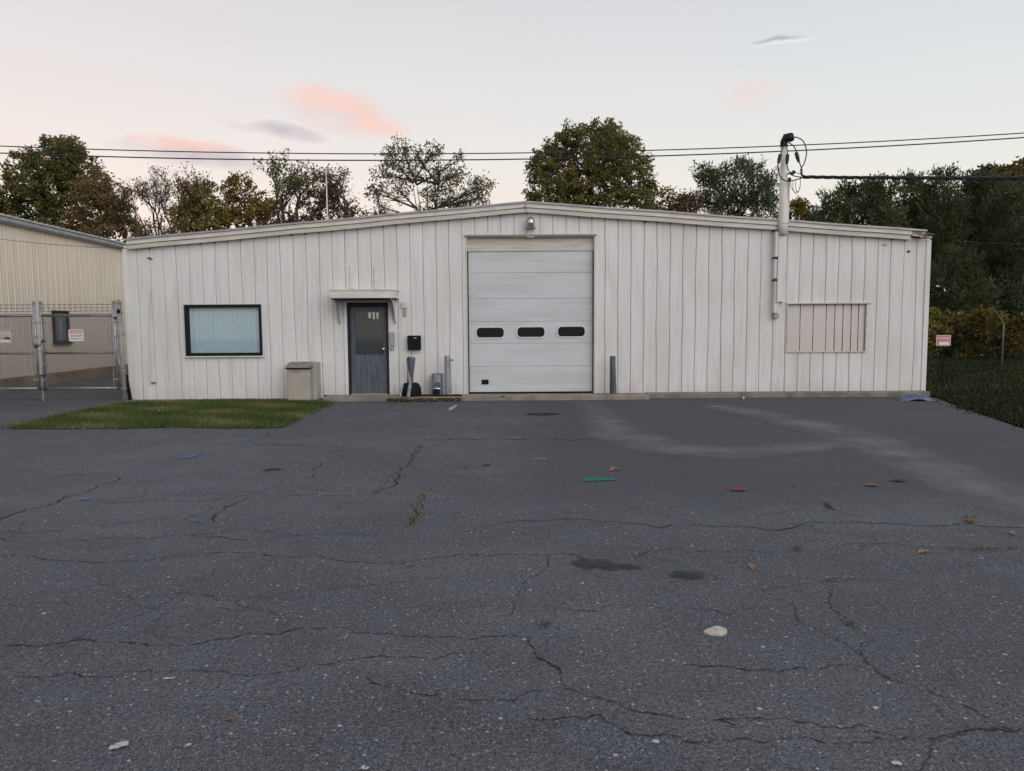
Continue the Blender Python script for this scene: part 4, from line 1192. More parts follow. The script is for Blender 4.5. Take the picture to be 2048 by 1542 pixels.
# gutter, eave and roof
m = MB(); m.prism([sp(S0-.1, .0, SZ-.06), sp(S0-.1, .13, SZ-.06), sp(S0-.1, .17, SZ+.0), sp(S0-.1, .17, SZ+.10), sp(S0-.1, 0, SZ+.10)], dv*(S1-S0)); shed.part(m, 'gutter', M['cap'], bevel=.01)
m = MB(); m.prism([sp(S0-.1, .19, SZ+.115), sp(S0-.1, -7.5, SZ+.95), sp(S0-.1, -7.5, SZ+1.0), sp(S0-.1, .19, SZ+.145)], dv*(S1-S0)); rf = shed.part(m, 'roof', M['roof'])
s = S0
while s < S1-.2:
    m = MB(); m.prism([sp(s, .192, SZ+.143), sp(s+.02, .192, SZ+.178), sp(s+.06, .192, SZ+.178), sp(s+.08, .192, SZ+.143)], Vector((-nv.x*7.6, -nv.y*7.6, .84))); shed.part(m, 'roof_rib', M['roof'], parent=rf)
    s += .305
# window
def sbox(sa, sb_, o0, o1, za, zb):
    m = MB(); m.prism([sp(sa, o0, za), sp(sb_, o0, za), sp(sb_, o0, zb), sp(sa, o0, zb)], nv*(o1-o0)); return m
fr_ = MB()
for (sa, sb_, za, zb) in ((ws0, ws1, wz[1]-.06, wz[1]), (ws0, ws1, wz[0], wz[0]+.06), (ws0, ws0+.09, wz[0]+.06, wz[1]-.06), (ws1-.09, ws1, wz[0]+.06, wz[1]-.06)):
    fr_.prism([sp(sa, -.03, za), sp(sb_, -.03, za), sp(sb_, -.03, zb), sp(sa, -.03, zb)], nv*.08)
wn_ = shed.part(fr_, 'window', M['dark_frame'])
mgl2, nt2, bb2, _o = new_mat('shed_window_glass'); bb2.inputs['Base Color'].default_value = (.16, .18, .185, 1); bb2.inputs['Roughness'].default_value = .12
shed.part(sbox(ws0+.09, ws1-.09, -.02, -.012, wz[0]+.06, wz[1]-.06), 'pane', mgl2, parent=wn_)
shed.part(sbox((ws0+ws1)/2-.02, (ws0+ws1)/2+.02, -.011, .01, wz[0]+.06, wz[1]-.06), 'mullion', M['grey_paint'], parent=wn_)
shed.part(sbox(ws0-.05, ws1+.08, .0, .09, wz[0]-.05, wz[0]-.003), 'sill', M['dark_frame'], parent=wn_)
# other walls of the shed
m = MB(); m.prism([sp(S0, -.06, 0), sp(S0, -15, 0), sp(S0, -15, SZ), sp(S0, -7.5, SZ+.9), sp(S0, -.06, SZ)], dv*.1); shed.part(m, 'end_wall', M['tan_siding'])
# debris against the shed wall
bx_ = at_z(148, 752, .1)
m = MB(); dr = random.Random(5)
for k in range(24):
    a = Vector((bx_.x+dr.uniform(-.25, .25), bx_.y+dr.uniform(-.1, .1), .005))
    m.tube([a, a+Vector((dr.uniform(-.2, .2), dr.uniform(-.1, .1), dr.uniform(.05, .32)))], .014, 4)
tag(m.build('dead_weeds', M['rubber']), 'small dark clump of dead weeds at the foot of the tan shed', 'weeds')

# ================================================================== GATE
YG = D-.20
def gx(px, py): return at_y(px, py, YG)
def gate_leaf(x0, x1, zb, zm, zt, zu, label, cat='gate'):
    t = Thing('gate_leaf', ((x0+x1)/2, YG, .0), label, cat)
    r = .030
    for x in (x0, x1):
        m = MB(); m.tube([(x, YG, zb-.06), (x, YG, zu)], r, 12); st = t.part(m, 'upright', M['galv'], smooth=True)
        m = MB(); m.lathe([(.034, 0), (.036, .02), (.03, .045), (.012, .06)], (x, YG, zu-.01), 12); t.part(m, 'cap', M['post_grey'], parent=st, smooth=True)
    for z, nm in ((zb, 'bottom_rail'), (zm, 'middle_rail'), (zt, 'top_rail')):
        m = MB(); m.tube([(x0, YG, z), (x1, YG, z)], .027 if nm != 'top_rail' else .031, 12); t.part(m, nm, M['galv'], smooth=True)
    # tension bars
    for x in (x0+.07, x1-.07):
        m = MB(); m.box(x-.008, x+.008, YG-.036, YG-.028, zb+.03, zt-.03); t.part(m, 'tension_bar', M['galv'])
    for x, sg in ((x0, 1), (x1, -1)):
        for z in np.linspace(zb+.2, zt-.15, 5):
            m = MB(); xa, xb = sorted((x-sg*.036, x+sg*.08)); m.box(xa, xb, YG-.042, YG+.04, z-.012, z+.012); t.part(m, 'tension_band', M['galv'])
    chain_mesh(t, x0+.03, x1-.03, zb+.02, zt+.05, YG-.034)
    barbed(t, x0, x1, [zt+(zu-zt)*f for f in (.35, .60, .85)], YG)
    return t
def chain_mesh(t, x0, x1, z0, z1, y, pitch=.066, r=.0052, mat=None, xf=None):
    m = MB(); H = z1-z0; Wd = x1-x0
    xf = xf or (lambda x, z, o: (x, y+o, z))
    k = -H
    while k < Wd:
        # rising and falling wires, clipped to the rectangle
        for sg in (1, -1):
            u0, u1 = max(0, -k), min(H, Wd-k)
            if u1-u0 > .01:
                pa = (x0+k+u0, z0+u0) if sg > 0 else (x0+k+u0, z1-u0)
                pb = (x0+k+u1, z0+u1) if sg > 0 else (x0+k+u1, z1-u1)
                o = .003 if sg > 0 else -.003
                m.tube([xf(pa[0], pa[1], o), xf(pb[0], pb[1], o)], r, 4, caps=False)
        k += pitch
    return t.part(m, 'wire_mesh', mat or M['galv_wire'])
def barbed(t, x0, x1, zs_, y):
    br = random.Random(int(x0*100))
    for z in zs_:
        m = MB(); P = [(x0+(x1-x0)*i/12, y, z+br.uniform(-.006, .006)) for i in range(13)]
        m.tube(P, .0045, 5)
        x = x0+.06
        while x < x1-.03:
            m.tube([(x-.012, y-.012, z-.024), (x+.012, y+.012, z+.026)], .0035, 4); m.tube([(x+.012, y-.014, z-.012), (x-.012, y+.012, z+.024)], .0035, 4)
            x += .125
        t.part(m, 'barbed_wire', M['galv_wire'])
zb = gx(160, 776).z; zm = gx(160, 706).z; zt = gx(160, 631).z; zu = gx(80, 606).z
xr0, xr1 = gx(86, 700).x, gx(232, 700).x
xl1 = gx(73, 700).x; xl0 = xl1-(xr1-xr0)
gR = gate_leaf(xr0, xr1, zb, zm, zt, zu, 'chain link gate leaf carrying the red and white warning sign')
gL = gate_leaf(xl0, xl1, zb, zm, zt, zu, 'chain link gate leaf carrying the black and white posted sign')
# latch fork, chain and drop rod
m = MB(); m.tube([(xr0-.035, YG-.04, .0), (xr0-.035, YG-.04, .75), (xr0-.035, YG-.04, .80), (xr0-.09, YG-.05, .83)], .014, 8); gR.part(m, 'drop_rod', M['galv'])
for z in (.30, .62):
    m = MB(); m.box(xr0-.06, xr0+.035, YG-.06, YG+.03, z-.02, z+.02); gR.part(m, 'rod_guide', M['rusty'])
zl = gx(78, 688).z
for k in range(7):
    m = MB(); an = k*.9; c_ = Vector((xl1-.02+k*.028, YG-.055+.01*math.sin(an), zl-.05*math.sin(k/6*math.pi)))
    P = [c_+Vector((math.cos(q)*.022, (math.sin(q)*.012 if k % 2 else .003*math.sin(q)), math.sin(q)*.013)) for q in np.linspace(0, 6.283, 9)]
    m.tube(P, .006, 5, caps=False); gL.part(m, 'chain_link', M['rusty'])
m = MB(); m.box(xl1+.00, xl1+.05, YG-.085, YG-.055, zl-.10, zl-.04); gL.part(m, 'padlock', M['rusty'], bevel=.008)
m = MB(); m.box(xr0-.01, xr0+.06, YG-.05, YG+.03, zl+.03, zl+.09); gR.part(m, 'latch', M['rusty'], bevel=.006)
# post and narrow infill
xp = gx(241, 700).x
t = Thing('gate_post', (xp, YG, 0), 'thick weathered round gate post with domed cap', 'post')
zp = gx(236, 606).z
m = MB(); m.tube([(xp+.03, YG+.02, -.02), (xp, YG+.02, zp)], .055, 16); t.part(m, 'pipe', M['post_grey'], smooth=True)
m = MB(); m.lathe([(.060, 0), (.062, .02), (.045, .055), (.02, .085), (.004, .095)], (xp, YG+.02, zp-.01), 16); t.part(m, 'cap', M['post_grey'], smooth=True)
for z in (.30, .72, 1.15, 1.55, 1.95):
    m = MB(); m.tube([(xp+.03-.03*z/zp, YG+.02, z-.014), (xp+.03-.03*z/zp, YG+.02, z+.014)], .062, 16); t.part(m, 'band', M['galv'])
for z in (.40, 1.95):
    m = MB(); m.box(xr1-.01, xp-.02, YG-.03, YG+.03, z-.03, z+.03); t.part(m, 'hinge', M['rusty'], bevel=.006)
xq = XL-.02
t = Thing('fence_infill', ((xp+xq)/2, YG, 0), 'narrow strip of chain link between the gate post and the white siding', 'fence')
chain_mesh(t, xp+.06, xq-.02, .05, 2.02, YG+.03)
m = MB(); m.tube([(xq-.05, YG+.03, 0), (xq-.06, YG+.03, 2.15)], .028, 10); t.part(m, 'end_post', M['post_grey'], smooth=True)
m = MB(); m.tube([(xq-.06, YG+.03, 1.95), (xq-.055, YG+.0, 2.1), (xq-.05, YG+.01, 2.27)], [.04, .05, .02], 8); t.part(m, 'wire_bundle', M['rubber'])
m = MB(); m.tube([(xp+.02, YG+.02, 2.16), (xp+.08, YG+.03, 2.06), (xq-.05, YG+.03, 2.12)], .007, 5); t.part(m, 'tie_wire', M['galv_wire'])
m = MB(); m.tube([(xp+.04, YG+.03, 1.62), (xp+.10, YG+.02, 1.60), (xq-.05, YG+.03, 1.48)], .008, 5); t.part(m, 'tie_wire', M['galv_wire'])
# grey plank leaning at the corner
m = MB(); m.prism([(XL-.10, D-.10, 0.01), (XL-.02, D-.10, 0.01), (XL-.04, D-.05, .58), (XL-.12, D-.05, .58)], (0, .03, 0))
tag(m.build('leaning_plank', M['post_grey']), 'short grey plank leaning in the corner by the fence infill', 'plank')
m = MB(); m.tube([(XL+.02, D-.06, .02), (XL-.03, D-.06, .45), (XL-.035, D-.06, .62)], [.045, .035, .02], 8)
tag(m.build('dark_downpipe', M['rubber']), 'short dark pipe stub at the bottom of the white corner trim', 'pipe')

# ---- signs
dg = None
def text_part(t, s, x, z, size, y, mat, name='lettering', align='CENTER', sx=1.0):
    cu = bpy.data.curves.new('t', 'FONT'); cu.body = s; cu.size = size; cu.align_x = align; cu.extrude = .0006
    cu.offset = size*.012
    ob = bpy.data.objects.new('t', cu); col.objects.link(ob)
    bpy.context.view_layer.update()
    me = bpy.data.meshes.new_from_object(ob.evaluated_get(bpy.context.evaluated_depsgraph_get()))
    bpy.data.objects.remove(ob)
    me.name = name
    for v in me.vertices:
        v.co = Vector((x+v.co.x*sx, y-v.co.z, z+v.co.y))
    me.materials.clear(); me.materials.append(mat)
    o = bpy.data.objects.new(name, me); col.objects.link(o); adopt(t.root, o)
    return o
def plate(t, x0, x1, z0, z1, y, mat, name='plate', r=.02, th=.004):
    m = MB(); m.prism(round_rect(x0, x1, z0, z1, r, y, 4), (0, th, 0)); return t.part(m, name, mat)
ys = YG-.05
a = at_y(136.5, 659, ys); b_ = at_y(167.5, 682, ys); w_ = b_.x-a.x; h_ = a.z-b_.z; cxs = (a.x+b_.x)/2
t = Thing('warning_sign', (cxs, ys, b_.z), 'white warning sign with red header wired to the chain link gate', 'sign')
plate(t, a.x, b_.x, b_.z, a.z, ys, M['sign_white'])
plate(t, a.x+.018, b_.x-.018, a.z-h_*.36, a.z-.018, ys-.002, M['sign_red'], 'header', .01, .0015)
text_part(t, 'WARNING', cxs, a.z-h_*.325, h_*.27, ys-.004, M['sign_white'], sx=.92)
text_part(t, 'Security', cxs-w_*.12, a.z-h_*.61, h_*.23, ys-.002, M['sign_black'])
text_part(t, 'Cameras in Use', cxs, a.z-h_*.86, h_*.21, ys-.002, M['sign_black'], sx=.80)
m = MB(); zc = a.z-h_*.54
m.box(cxs+w_*.22, cxs+w_*.31, ys-.003, ys-.001, zc-.012, zc+.012); m.prism([(cxs+w_*.32, ys-.003, zc), (cxs+w_*.40, ys-.003, zc+.016), (cxs+w_*.40, ys-.003, zc-.016)], (0, .002, 0)); m.box(cxs+w_*.24, cxs+w_*.27, ys-.003, ys-.001, zc-.03, zc-.0125)
t.part(m, 'camera_symbol', M['sign_black'])
b_ = at_y(22.5, 686, ys); a = at_y(-14, 663.5, ys); w_ = b_.x-a.x; h_ = a.z-b_.z; cxs = (a.x+b_.x)/2
t = Thing('posted_sign', (cxs, ys, b_.z), 'black and white posted sign wired to the other gate leaf', 'sign')
plate(t, a.x, b_.x, b_.z, a.z, ys, M['sign_white'])
plate(t, a.x+.016, b_.x-.016, b_.z+.014, a.z-.014, ys-.002, M['sign_black'], 'border', .008, .0015)
plate(t, a.x+.026, b_.x-.026, a.z-h_*.48, a.z-.024, ys-.004, M['sign_white'], 'field', .004, .0015)
plate(t, a.x+.026, b_.x-.026, b_.z+.024, b_.z+h_*.30, ys-.004, M['sign_white'], 'field', .004, .0015)
text_part(t, 'POSTED', cxs, a.z-h_*.42, h_*.36, ys-.006, M['sign_black'], sx=.95)
m = MB()
for k in range(9):
    xa = a.x+.05+k*.024; m.box(xa, xa+.017, ys-.0045, ys-.003, b_.z+h_*.36, b_.z+h_*.46)
t.part(m, 'small_print', M['sign_white'])

# ================================================================== RIGHT SIDE FENCE
fA = Vector((XR+.05, 18.6, 0)); fB = Vector((11.7, 20.3, 0))
pst = at_z(2003, 736, 0.0)
fC = Vector((pst.x, pst.y, 0)); fD = fC+(fC-fB)*.7
t = Thing('chain_link_fence', fC, 'distant chain link fence with an angled barbed wire arm before the yellow brush', 'fence')
ztop = at_y(2005, 646, fC.y).z
def fpost(p, arm, dark=False):
    m = MB(); m.tube([(p.x, p.y, -.03), (p.x, p.y, ztop)], .035, 10); t.part(m, 'post', M['fence_dull'], smooth=True)
    if arm:
        tip = at_y(1981, 612, p.y)
        m = MB(); m.tube([(p.x, p.y, ztop-.03), (p.x-.12, p.y-.03, ztop+.12), (tip.x, p.y-.1, tip.z)], [.036, .028, .018], 8); t.part(m, 'barb_arm', M['fence_dull'])
fpost(fC, True)
fpost(fD, False)
for P0, P1 in ((fB, fC), (fC, fD)):
    Ln = (P1-P0).length; dd = (P1-P0).normalized(); nn = Vector((dd.y, -dd.x, 0))
    chain_mesh(t, 0, Ln, .03, ztop-.05, 0, pitch=.12, r=.0016, xf=lambda x, z, o, P0=P0, dd=dd, nn=nn: tuple(P0+dd*x+nn*o+Vector((0, 0, z))), mat=M['soil'])
# red posted sign on a slim stake
ysr = 19.6
a = at_y(1873, 670.5, ysr); b_ = at_y(1901, 691, ysr); w_ = b_.x-a.x; h_ = a.z-b_.z; cxs = (a.x+b_.x)/2
t = Thing('posted_sign', (cxs, ysr, 0), 'red posted sign on a slim stake at the grass past the white corner', 'sign')
m = MB(); m.box(cxs-.012, cxs+.012, ysr+.004, ysr+.02, -.05, a.z-.02); t.part(m, 'stake', M['soil'])
plate(t, a.x, b_.x, b_.z, a.z, ysr, M['sign_white'], r=.008)
plate(t, a.x+.012, b_.x-.012, b_.z+.012, a.z-.012, ysr-.002, M['sign_red'], 'field', .004, .0015)
plate(t, a.x+.07, b_.x-.04, b_.z+.02, b_.z+h_*.36, ysr-.004, M['sign_white'], 'name_box', .004, .0015)
text_part(t, 'POSTED', cxs, a.z-h_*.42, h_*.33, ysr-.004, M['sign_white'], sx=.98)

# ================================================================== SMALL THINGS ON THE GROUND
def fallen_leaf(px, py, size, mat, label, rot, curl=.5, z=0.008):
    c = at_z(px, py, z); m = MB()
    rr = random.Random(int(px))
    out = [(-.5, 0), (-.30, .20), (-.16, .17), (-.05, .36), (.08, .22), (.22, .26), (.34, .12), (.5, .02), (.34, -.12), (.20, -.28), (.06, -.2), (-.06, -.34), (-.18, -.16), (-.32, -.18)]
    pts = []
    for (u, v) in out:
        h = curl*size*(v*v*2.2+.55*max(0, u)**2)+rr.uniform(0, .03)*size
        x, y = u*size, v*size
        pts.append(Vector((c.x+x*math.cos(rot)-y*math.sin(rot), c.y+x*math.sin(rot)+y*math.cos(rot), z+h)))
    cc = Vector((c.x, c.y, z+.004))
    for k in range(len(pts)):
        m.poly([cc, pts[k], pts[(k+1) % len(pts)]])
    stem = pts[0]
    e = stem+Vector((-.22*size*math.cos(rot), -.22*size*math.sin(rot), .03*size))
    m.tube([cc, stem, e], .0025, 4)
    o = m.build('fallen_leaf', mat); tag(o, label, 'leaf'); return o
lf_brown = plain('dry_leaf_brown', (.20, .105, .045), .8, var=.2, scale=30)
lf_tan = plain('dry_leaf_tan', (.30, .19, .085), .8, var=.2, scale=30)
lf_red = plain('dry_leaf_red', (.22, .02, .022), .6, var=.2, scale=30)
lf_dark = plain('dry_leaf_dark', (.045, .035, .025), .8, var=.2, scale=30)
fallen_leaf(1477, 980, .19, lf_red, 'dark red fallen leaf on the smooth asphalt', .05, .35)
fallen_leaf(1228, 940, .15, lf_tan, 'curled tan leaf on the asphalt just beyond the green paint mark', .5, .9)
fallen_leaf(1743, 971, .16, lf_brown, 'rust brown fallen leaf lying flat between the red leaf and the soil bed', 2.9, .4)
fallen_leaf(1797, 962, .18, lf_dark, 'blackish fallen leaf beside a rust brown one', -.3, .35)
fallen_leaf(1505, 1135, .085, lf_tan, 'upright crumpled tan leaf near the two damp patches', 1.3, 1.2)
fallen_leaf(1847, 1104, .10, lf_tan, 'light brown leaf resting on the long straight asphalt seam', .3, .7)
fallen_leaf(2022, 1067, .09, lf_tan, 'small pale tan leaf beyond the long seam, near the soil bed side', 1.9, .9)
fallen_leaf(818, 1130, .06, lf_brown, 'tiny brown leaf on the asphalt left of the map cracking', 1.1, .9)
fallen_leaf(460, 1438, .040, lf_brown, 'tiny orange brown leaf on coarse speckled asphalt', .2, .6)
fallen_leaf(318, 824, .22, lf_tan, 'dry tan leaf lying in the green lawn strip', .3, .6, z=.06)
fallen_leaf(1940, 1042, .12, lf_brown, 'thin brown leaf caught in the weedy crack', 1.6, .5)
fallen_leaf(1590, 972, .06, lf_dark, 'little dark leaf near the dark red leaf', .4, .5)
fallen_leaf(1006, 795, .24, plain('dry_leaf_umber', (.10, .06, .03), .8, var=.2, scale=30), 'umber curled leaf on the concrete apron before the overhead door', .1, .7, z=.10)

# pale stone
c = at_z(1433, 1266, 0.0)
bm = bmesh.new(); bmesh.ops.create_icosphere(bm, subdivisions=3, radius=1)
sr = random.Random(2)
for v in bm.verts:
    n_ = 1+.10*math.sin(v.co.x*5+1)+.07*math.sin(v.co.y*7)+sr.uniform(-.02, .02)
    v.co = Vector((v.co.x*.068*n_*(1.0 if v.co.x < 0 else .95), v.co.y*.045*n_, max(v.co.z, -.3)*.026*n_+.007))
me = bpy.data.meshes.new('stone'); bm.to_mesh(me); bm.free(); me.materials.append(M['stone'])
o = bpy.data.objects.new('stone', me); col.objects.link(o); o.location = (c.x, c.y, .0); o.rotation_euler = (0, 0, .15)
tag(o, 'pale flat stone lying alone on the coarse asphalt', 'stone')

# crumpled blue and white tarp by the right corner
c = at_z(1828, 801, 0.0)
bm = bmesh.new(); bmesh.ops.create_grid(bm, x_segments=36, y_segments=14, size=1)
for v in bm.verts:
    x, y = v.co.x, v.co.y
    e = max(0, 1-(x*x*.9+y*y*.8))
    h = .10*e**.5*(1+.25*math.sin(x*9+y*5))+.02*math.sin(x*23+y*11)*e
    v.co = Vector((x*.33*(1-.2*y), y*.17, max(.004, h)))
me = bpy.data.meshes.new('tarp'); bm.to_mesh(me); bm.free()
mt, nt, b, out = new_mat('striped_tarp')
wv = nt.nodes.new('ShaderNodeTexWave'); wv.inputs['Scale'].default_value = 4.2; wv.inputs['Distortion'].default_value = 3.0; wv.bands_direction = 'Z'
nt.links.new(npos(nt, (.6, 1.5, 3)), wv.inputs['Vector'])
lnk(nt, b.inputs['Base Color'], nmix(nt, nsmooth(nt, wv.outputs['Fac'], .55, .75), (.02, .028, .09), (.20, .23, .36)))
b.inputs['Roughness'].default_value = .4
me.materials.append(mt)
o = bpy.data.objects.new('tarp', me); col.objects.link(o); o.location = (c.x, c.y, .004)
for p in me.polygons: p.use_smooth = True
tag(o, 'crumpled blue and white striped tarp on the ground at the building corner', 'tarp')
# little marker flag stub by the footing
c = at_z(1487, 801, 0.0)
t = Thing('marker_peg', (c.x, c.y, 0), 'tiny red and white marker peg at the foot of the siding', 'marker')
m = MB(); m.tube([(c.x, c.y, -.02), (c.x, c.y, .05)], .012, 8); t.part(m, 'stake', M['sign_red'])
m = MB(); m.tube([(c.x, c.y, .05), (c.x, c.y, .085)], [.022, .018], 8); t.part(m, 'head', M['sign_white'])

# thin pole and roof vent beyond the ridge slope
c = at_y(652, 335, 27)
t = Thing('antenna_pole', (c.x, 27, 3.5), 'thin pale antenna pole rising behind the left roof slope', 'antenna')
m = MB(); m.tube([(c.x, 27, roof_z(c.x)-.05), (c.x, 27, c.z)], [.035, .02], 8); t.part(m, 'pole', M['white_paint'])
m = MB(); m.tube([(c.x-.10, 27, c.z-.15), (c.x+.10, 27, c.z-.1)], .012, 6); t.part(m, 'cross_arm', M['white_paint'])
c = at_y(509, 448, 19.5)
t = Thing('roof_vent', (c.x, 19.5, roof_z(c.x)), 'small whitish roof vent poking above the left rake edge', 'vent')
m = MB(); m.tube([(c.x, 19.5, roof_z(c.x)-.06), (c.x, 19.5, c.z+.04)], .03, 8); t.part(m, 'pipe', M['white_paint'])
m = MB(); m.lathe([(.06, 0), (.05, .05), (.01, .10)], (c.x-.01, 19.5, c.z+.02), 10); t.part(m, 'cowl', M['white_paint'])

# ================================================================== VEGETATION
rng = np.random.default_rng(21)
def unit(n):
    v = rng.normal(size=(n, 3)); return v/np.linalg.norm(v, axis=1, keepdims=True)
def leaf_mesh(name, C, Dr, Ln, Wd, hue, mat, sub=None):
    """one folded rhombic leaf per row"""
    n = len(C)
    rv = unit(n); S = np.cross(Dr, rv); S /= np.linalg.norm(S, axis=1, keepdims=True)+1e-9
    Ln = np.asarray(Ln).reshape(-1, 1); Wd = np.asarray(Wd).reshape(-1, 1)
    V = np.empty((n, 4, 3))
    V[:, 0] = C-Dr*Ln*.5; V[:, 2] = C+Dr*Ln*.5
    V[:, 1] = C+S*Wd*.5; V[:, 3] = C-S*Wd*.5
    me = bpy.data.meshes.new(name)
    me.vertices.add(n*4); me.vertices.foreach_set('co', V.astype(np.float32).ravel())
    me.loops.add(n*4); me.loops.foreach_set('vertex_index', np.arange(n*4, dtype=np.int32))
    me.polygons.add(n); me.polygons.foreach_set('loop_start', np.arange(0, n*4, 4, dtype=np.int32))
    me.polygons.foreach_set('loop_total', np.full(n, 4, dtype=np.int32))
    me.update(calc_edges=True)
    a = me.attributes.new('hue', 'FLOAT', 'FACE'); a.data.foreach_set('value', np.clip(hue, 0, 1).astype(np.float32))
    me.materials.append(mat)
    o = bpy.data.objects.new(name, me); col.objects.link(o)
    return o
def limb(mb, a, b, r0, r1, bend, rr, n=5):
    a, b = Vector(a), Vector(b); L_ = (b-a).length
    off = Vector((rr.uniform(-1, 1), rr.uniform(-1, 1), rr.uniform(-.2, .6)))*L_*bend
    P = []
    for i in range(n+1):
        u = i/n; P.append(a.lerp(b, u)+off*math.sin(u*math.pi)*.6)
    mb.tube(P, [r0+(r1-r0)*i/n for i in range(n+1)], 5, caps=False)
    return P
def tree(name, label, cat, Y, lobes, mat, density=1.0, leaf=(.155, .105), style='round', cl=.36, clusters=1.0, hue0=.4, base_px=None, group=None, flat=1.0, trunk_r=.16, shell=.25, seed=0, stems=1, bark=None, depth=1.0, base_z=0.0, twig=True):
    rr = random.Random(seed*31+int(Y*10)); bark = bark or M['bark']
    ppm = F/Y
    Lb = []
    for (px, py, r) in lobes:
        c = at_y(px, py, Y); rm = r/ppm
        Lb.append((np.array([c.x, Y+rr.uniform(-.6, .6)*rm*2.0*depth, c.z]), rm))
    xs_ = [l[0][0] for l in Lb]; zs_ = [l[0][2] for l in Lb]
    bx = float(np.mean(xs_)) if base_px is None else at_y(base_px, 648, Y).x
    root = Thing(name, (bx, Y, base_z), label, cat, group)
    # wood
    w = MB(); zlow = min(zs_); ztop_ = max(zs_)
    fork = max(base_z+.4, zlow-.3*(ztop_-zlow)-.6)
    starts = []
    for s_ in range(stems):
        sx = rr.uniform(-.3, .3)*(stems > 1); sy = rr.uniform(-.3, .3)*(stems > 1)
        tx = bx+(rr.uniform(-.9, .9) if stems > 1 else rr.uniform(-.15, .15))
        k = 7; P = []
        H_ = base_z+(ztop_-base_z)*(.82 if style != 'bush' else .6)
        for i in range(k+1):
            u = i/k; P.append(Vector((bx+sx+(tx-bx-sx)*u+.12*math.sin(u*4+s_), Y+sy+.1*math.sin(u*5+s_*2), base_z-.1+(H_-base_z+.1)*u)))
        rad = trunk_r/(stems**.5)
        w.tube(P, [rad*(1.25 if i == 0 else 1-.85*i/k) for i in range(k+1)], 8, caps=False)
        starts.append(P)
    CC, SH = [], []
    for (c, rm) in Lb:
        P = rr.choice(starts)
        # leave the trunk well below the lobe
        cand = [p for p in P if p.z < c[2]-.25*rm] or P[:2]
        st = cand[-1]
        Pm = limb(w, st, Vector(c), trunk_r*.26, .02, .12, rr)
        n = max(4, int(clusters*46*rm**1.75))
        d = unit(n); rad = rm*(shell+(1-shell)*rng.random((n, 1))**.6)
        q = c+d*rad*np.array([1, 1, flat])
        CC.append(q); SH.append(d)
        if twig:
            for j in range(0, n, 4 if density > .5 else 1):
                limb(w, Pm[rr.randrange(2, len(Pm))], Vector(q[j]), .018, .006, .15, rr, 3)
    CC = np.vstack(CC); SH = np.vstack(SH)
    trunk = w.build('trunk', bark); adopt(root.root, trunk)
    n = len(CC)
    per = max(5, int(30*density))
    cid = np.repeat(np.arange(n), per); m_ = len(cid)
    chue = np.clip(hue0+rng.normal(0, .22, n), 0, 1)
    if style in ('round', 'bush'):
        off = unit(m_)*(rng.random((m_, 1))**.6)*cl*(.6+.8*rng.random((n, 1)))[cid]
        off[:, 2] *= .75
        C = CC[cid]+off
        Dr = unit(m_); Dr[:, 2] -= .25; Dr /= np.linalg.norm(Dr, axis=1, keepdims=True)
        ln = leaf[0]*(.6+.8*rng.random(m_)); wd = leaf[1]*(.6+.8*rng.random(m_))
    else:  # feathery shoots pointing up and out
        ax = SH*np.array([.6, .6, .3])+np.array([0.10, 0, .62])+rng.normal(0, .32, (n, 3))
        ax /= np.linalg.norm(ax, axis=1, keepdims=True)
        ln_s = cl*(.7+1.1*rng.random((n, 1)))
        u = rng.random((m_, 1))
        side = unit(m_)
        C = CC[cid]+ax[cid]*(u-.35)*ln_s[cid]+side*(.10+.30*(1.15-u)*cl)
        Dr = ax[cid]*.9+side*.55; Dr /= np.linalg.norm(Dr, axis=1, keepdims=True)
        ln = leaf[0]*(.6+.8*rng.random(m_)); wd = leaf[1]*(.6+.8*rng.random(m_))
    hue = chue[cid]+rng.normal(0, .13, m_)
    cr = leaf_mesh('crown', C, Dr, ln, wd, hue, mat); adopt(root.root, cr)
    return root
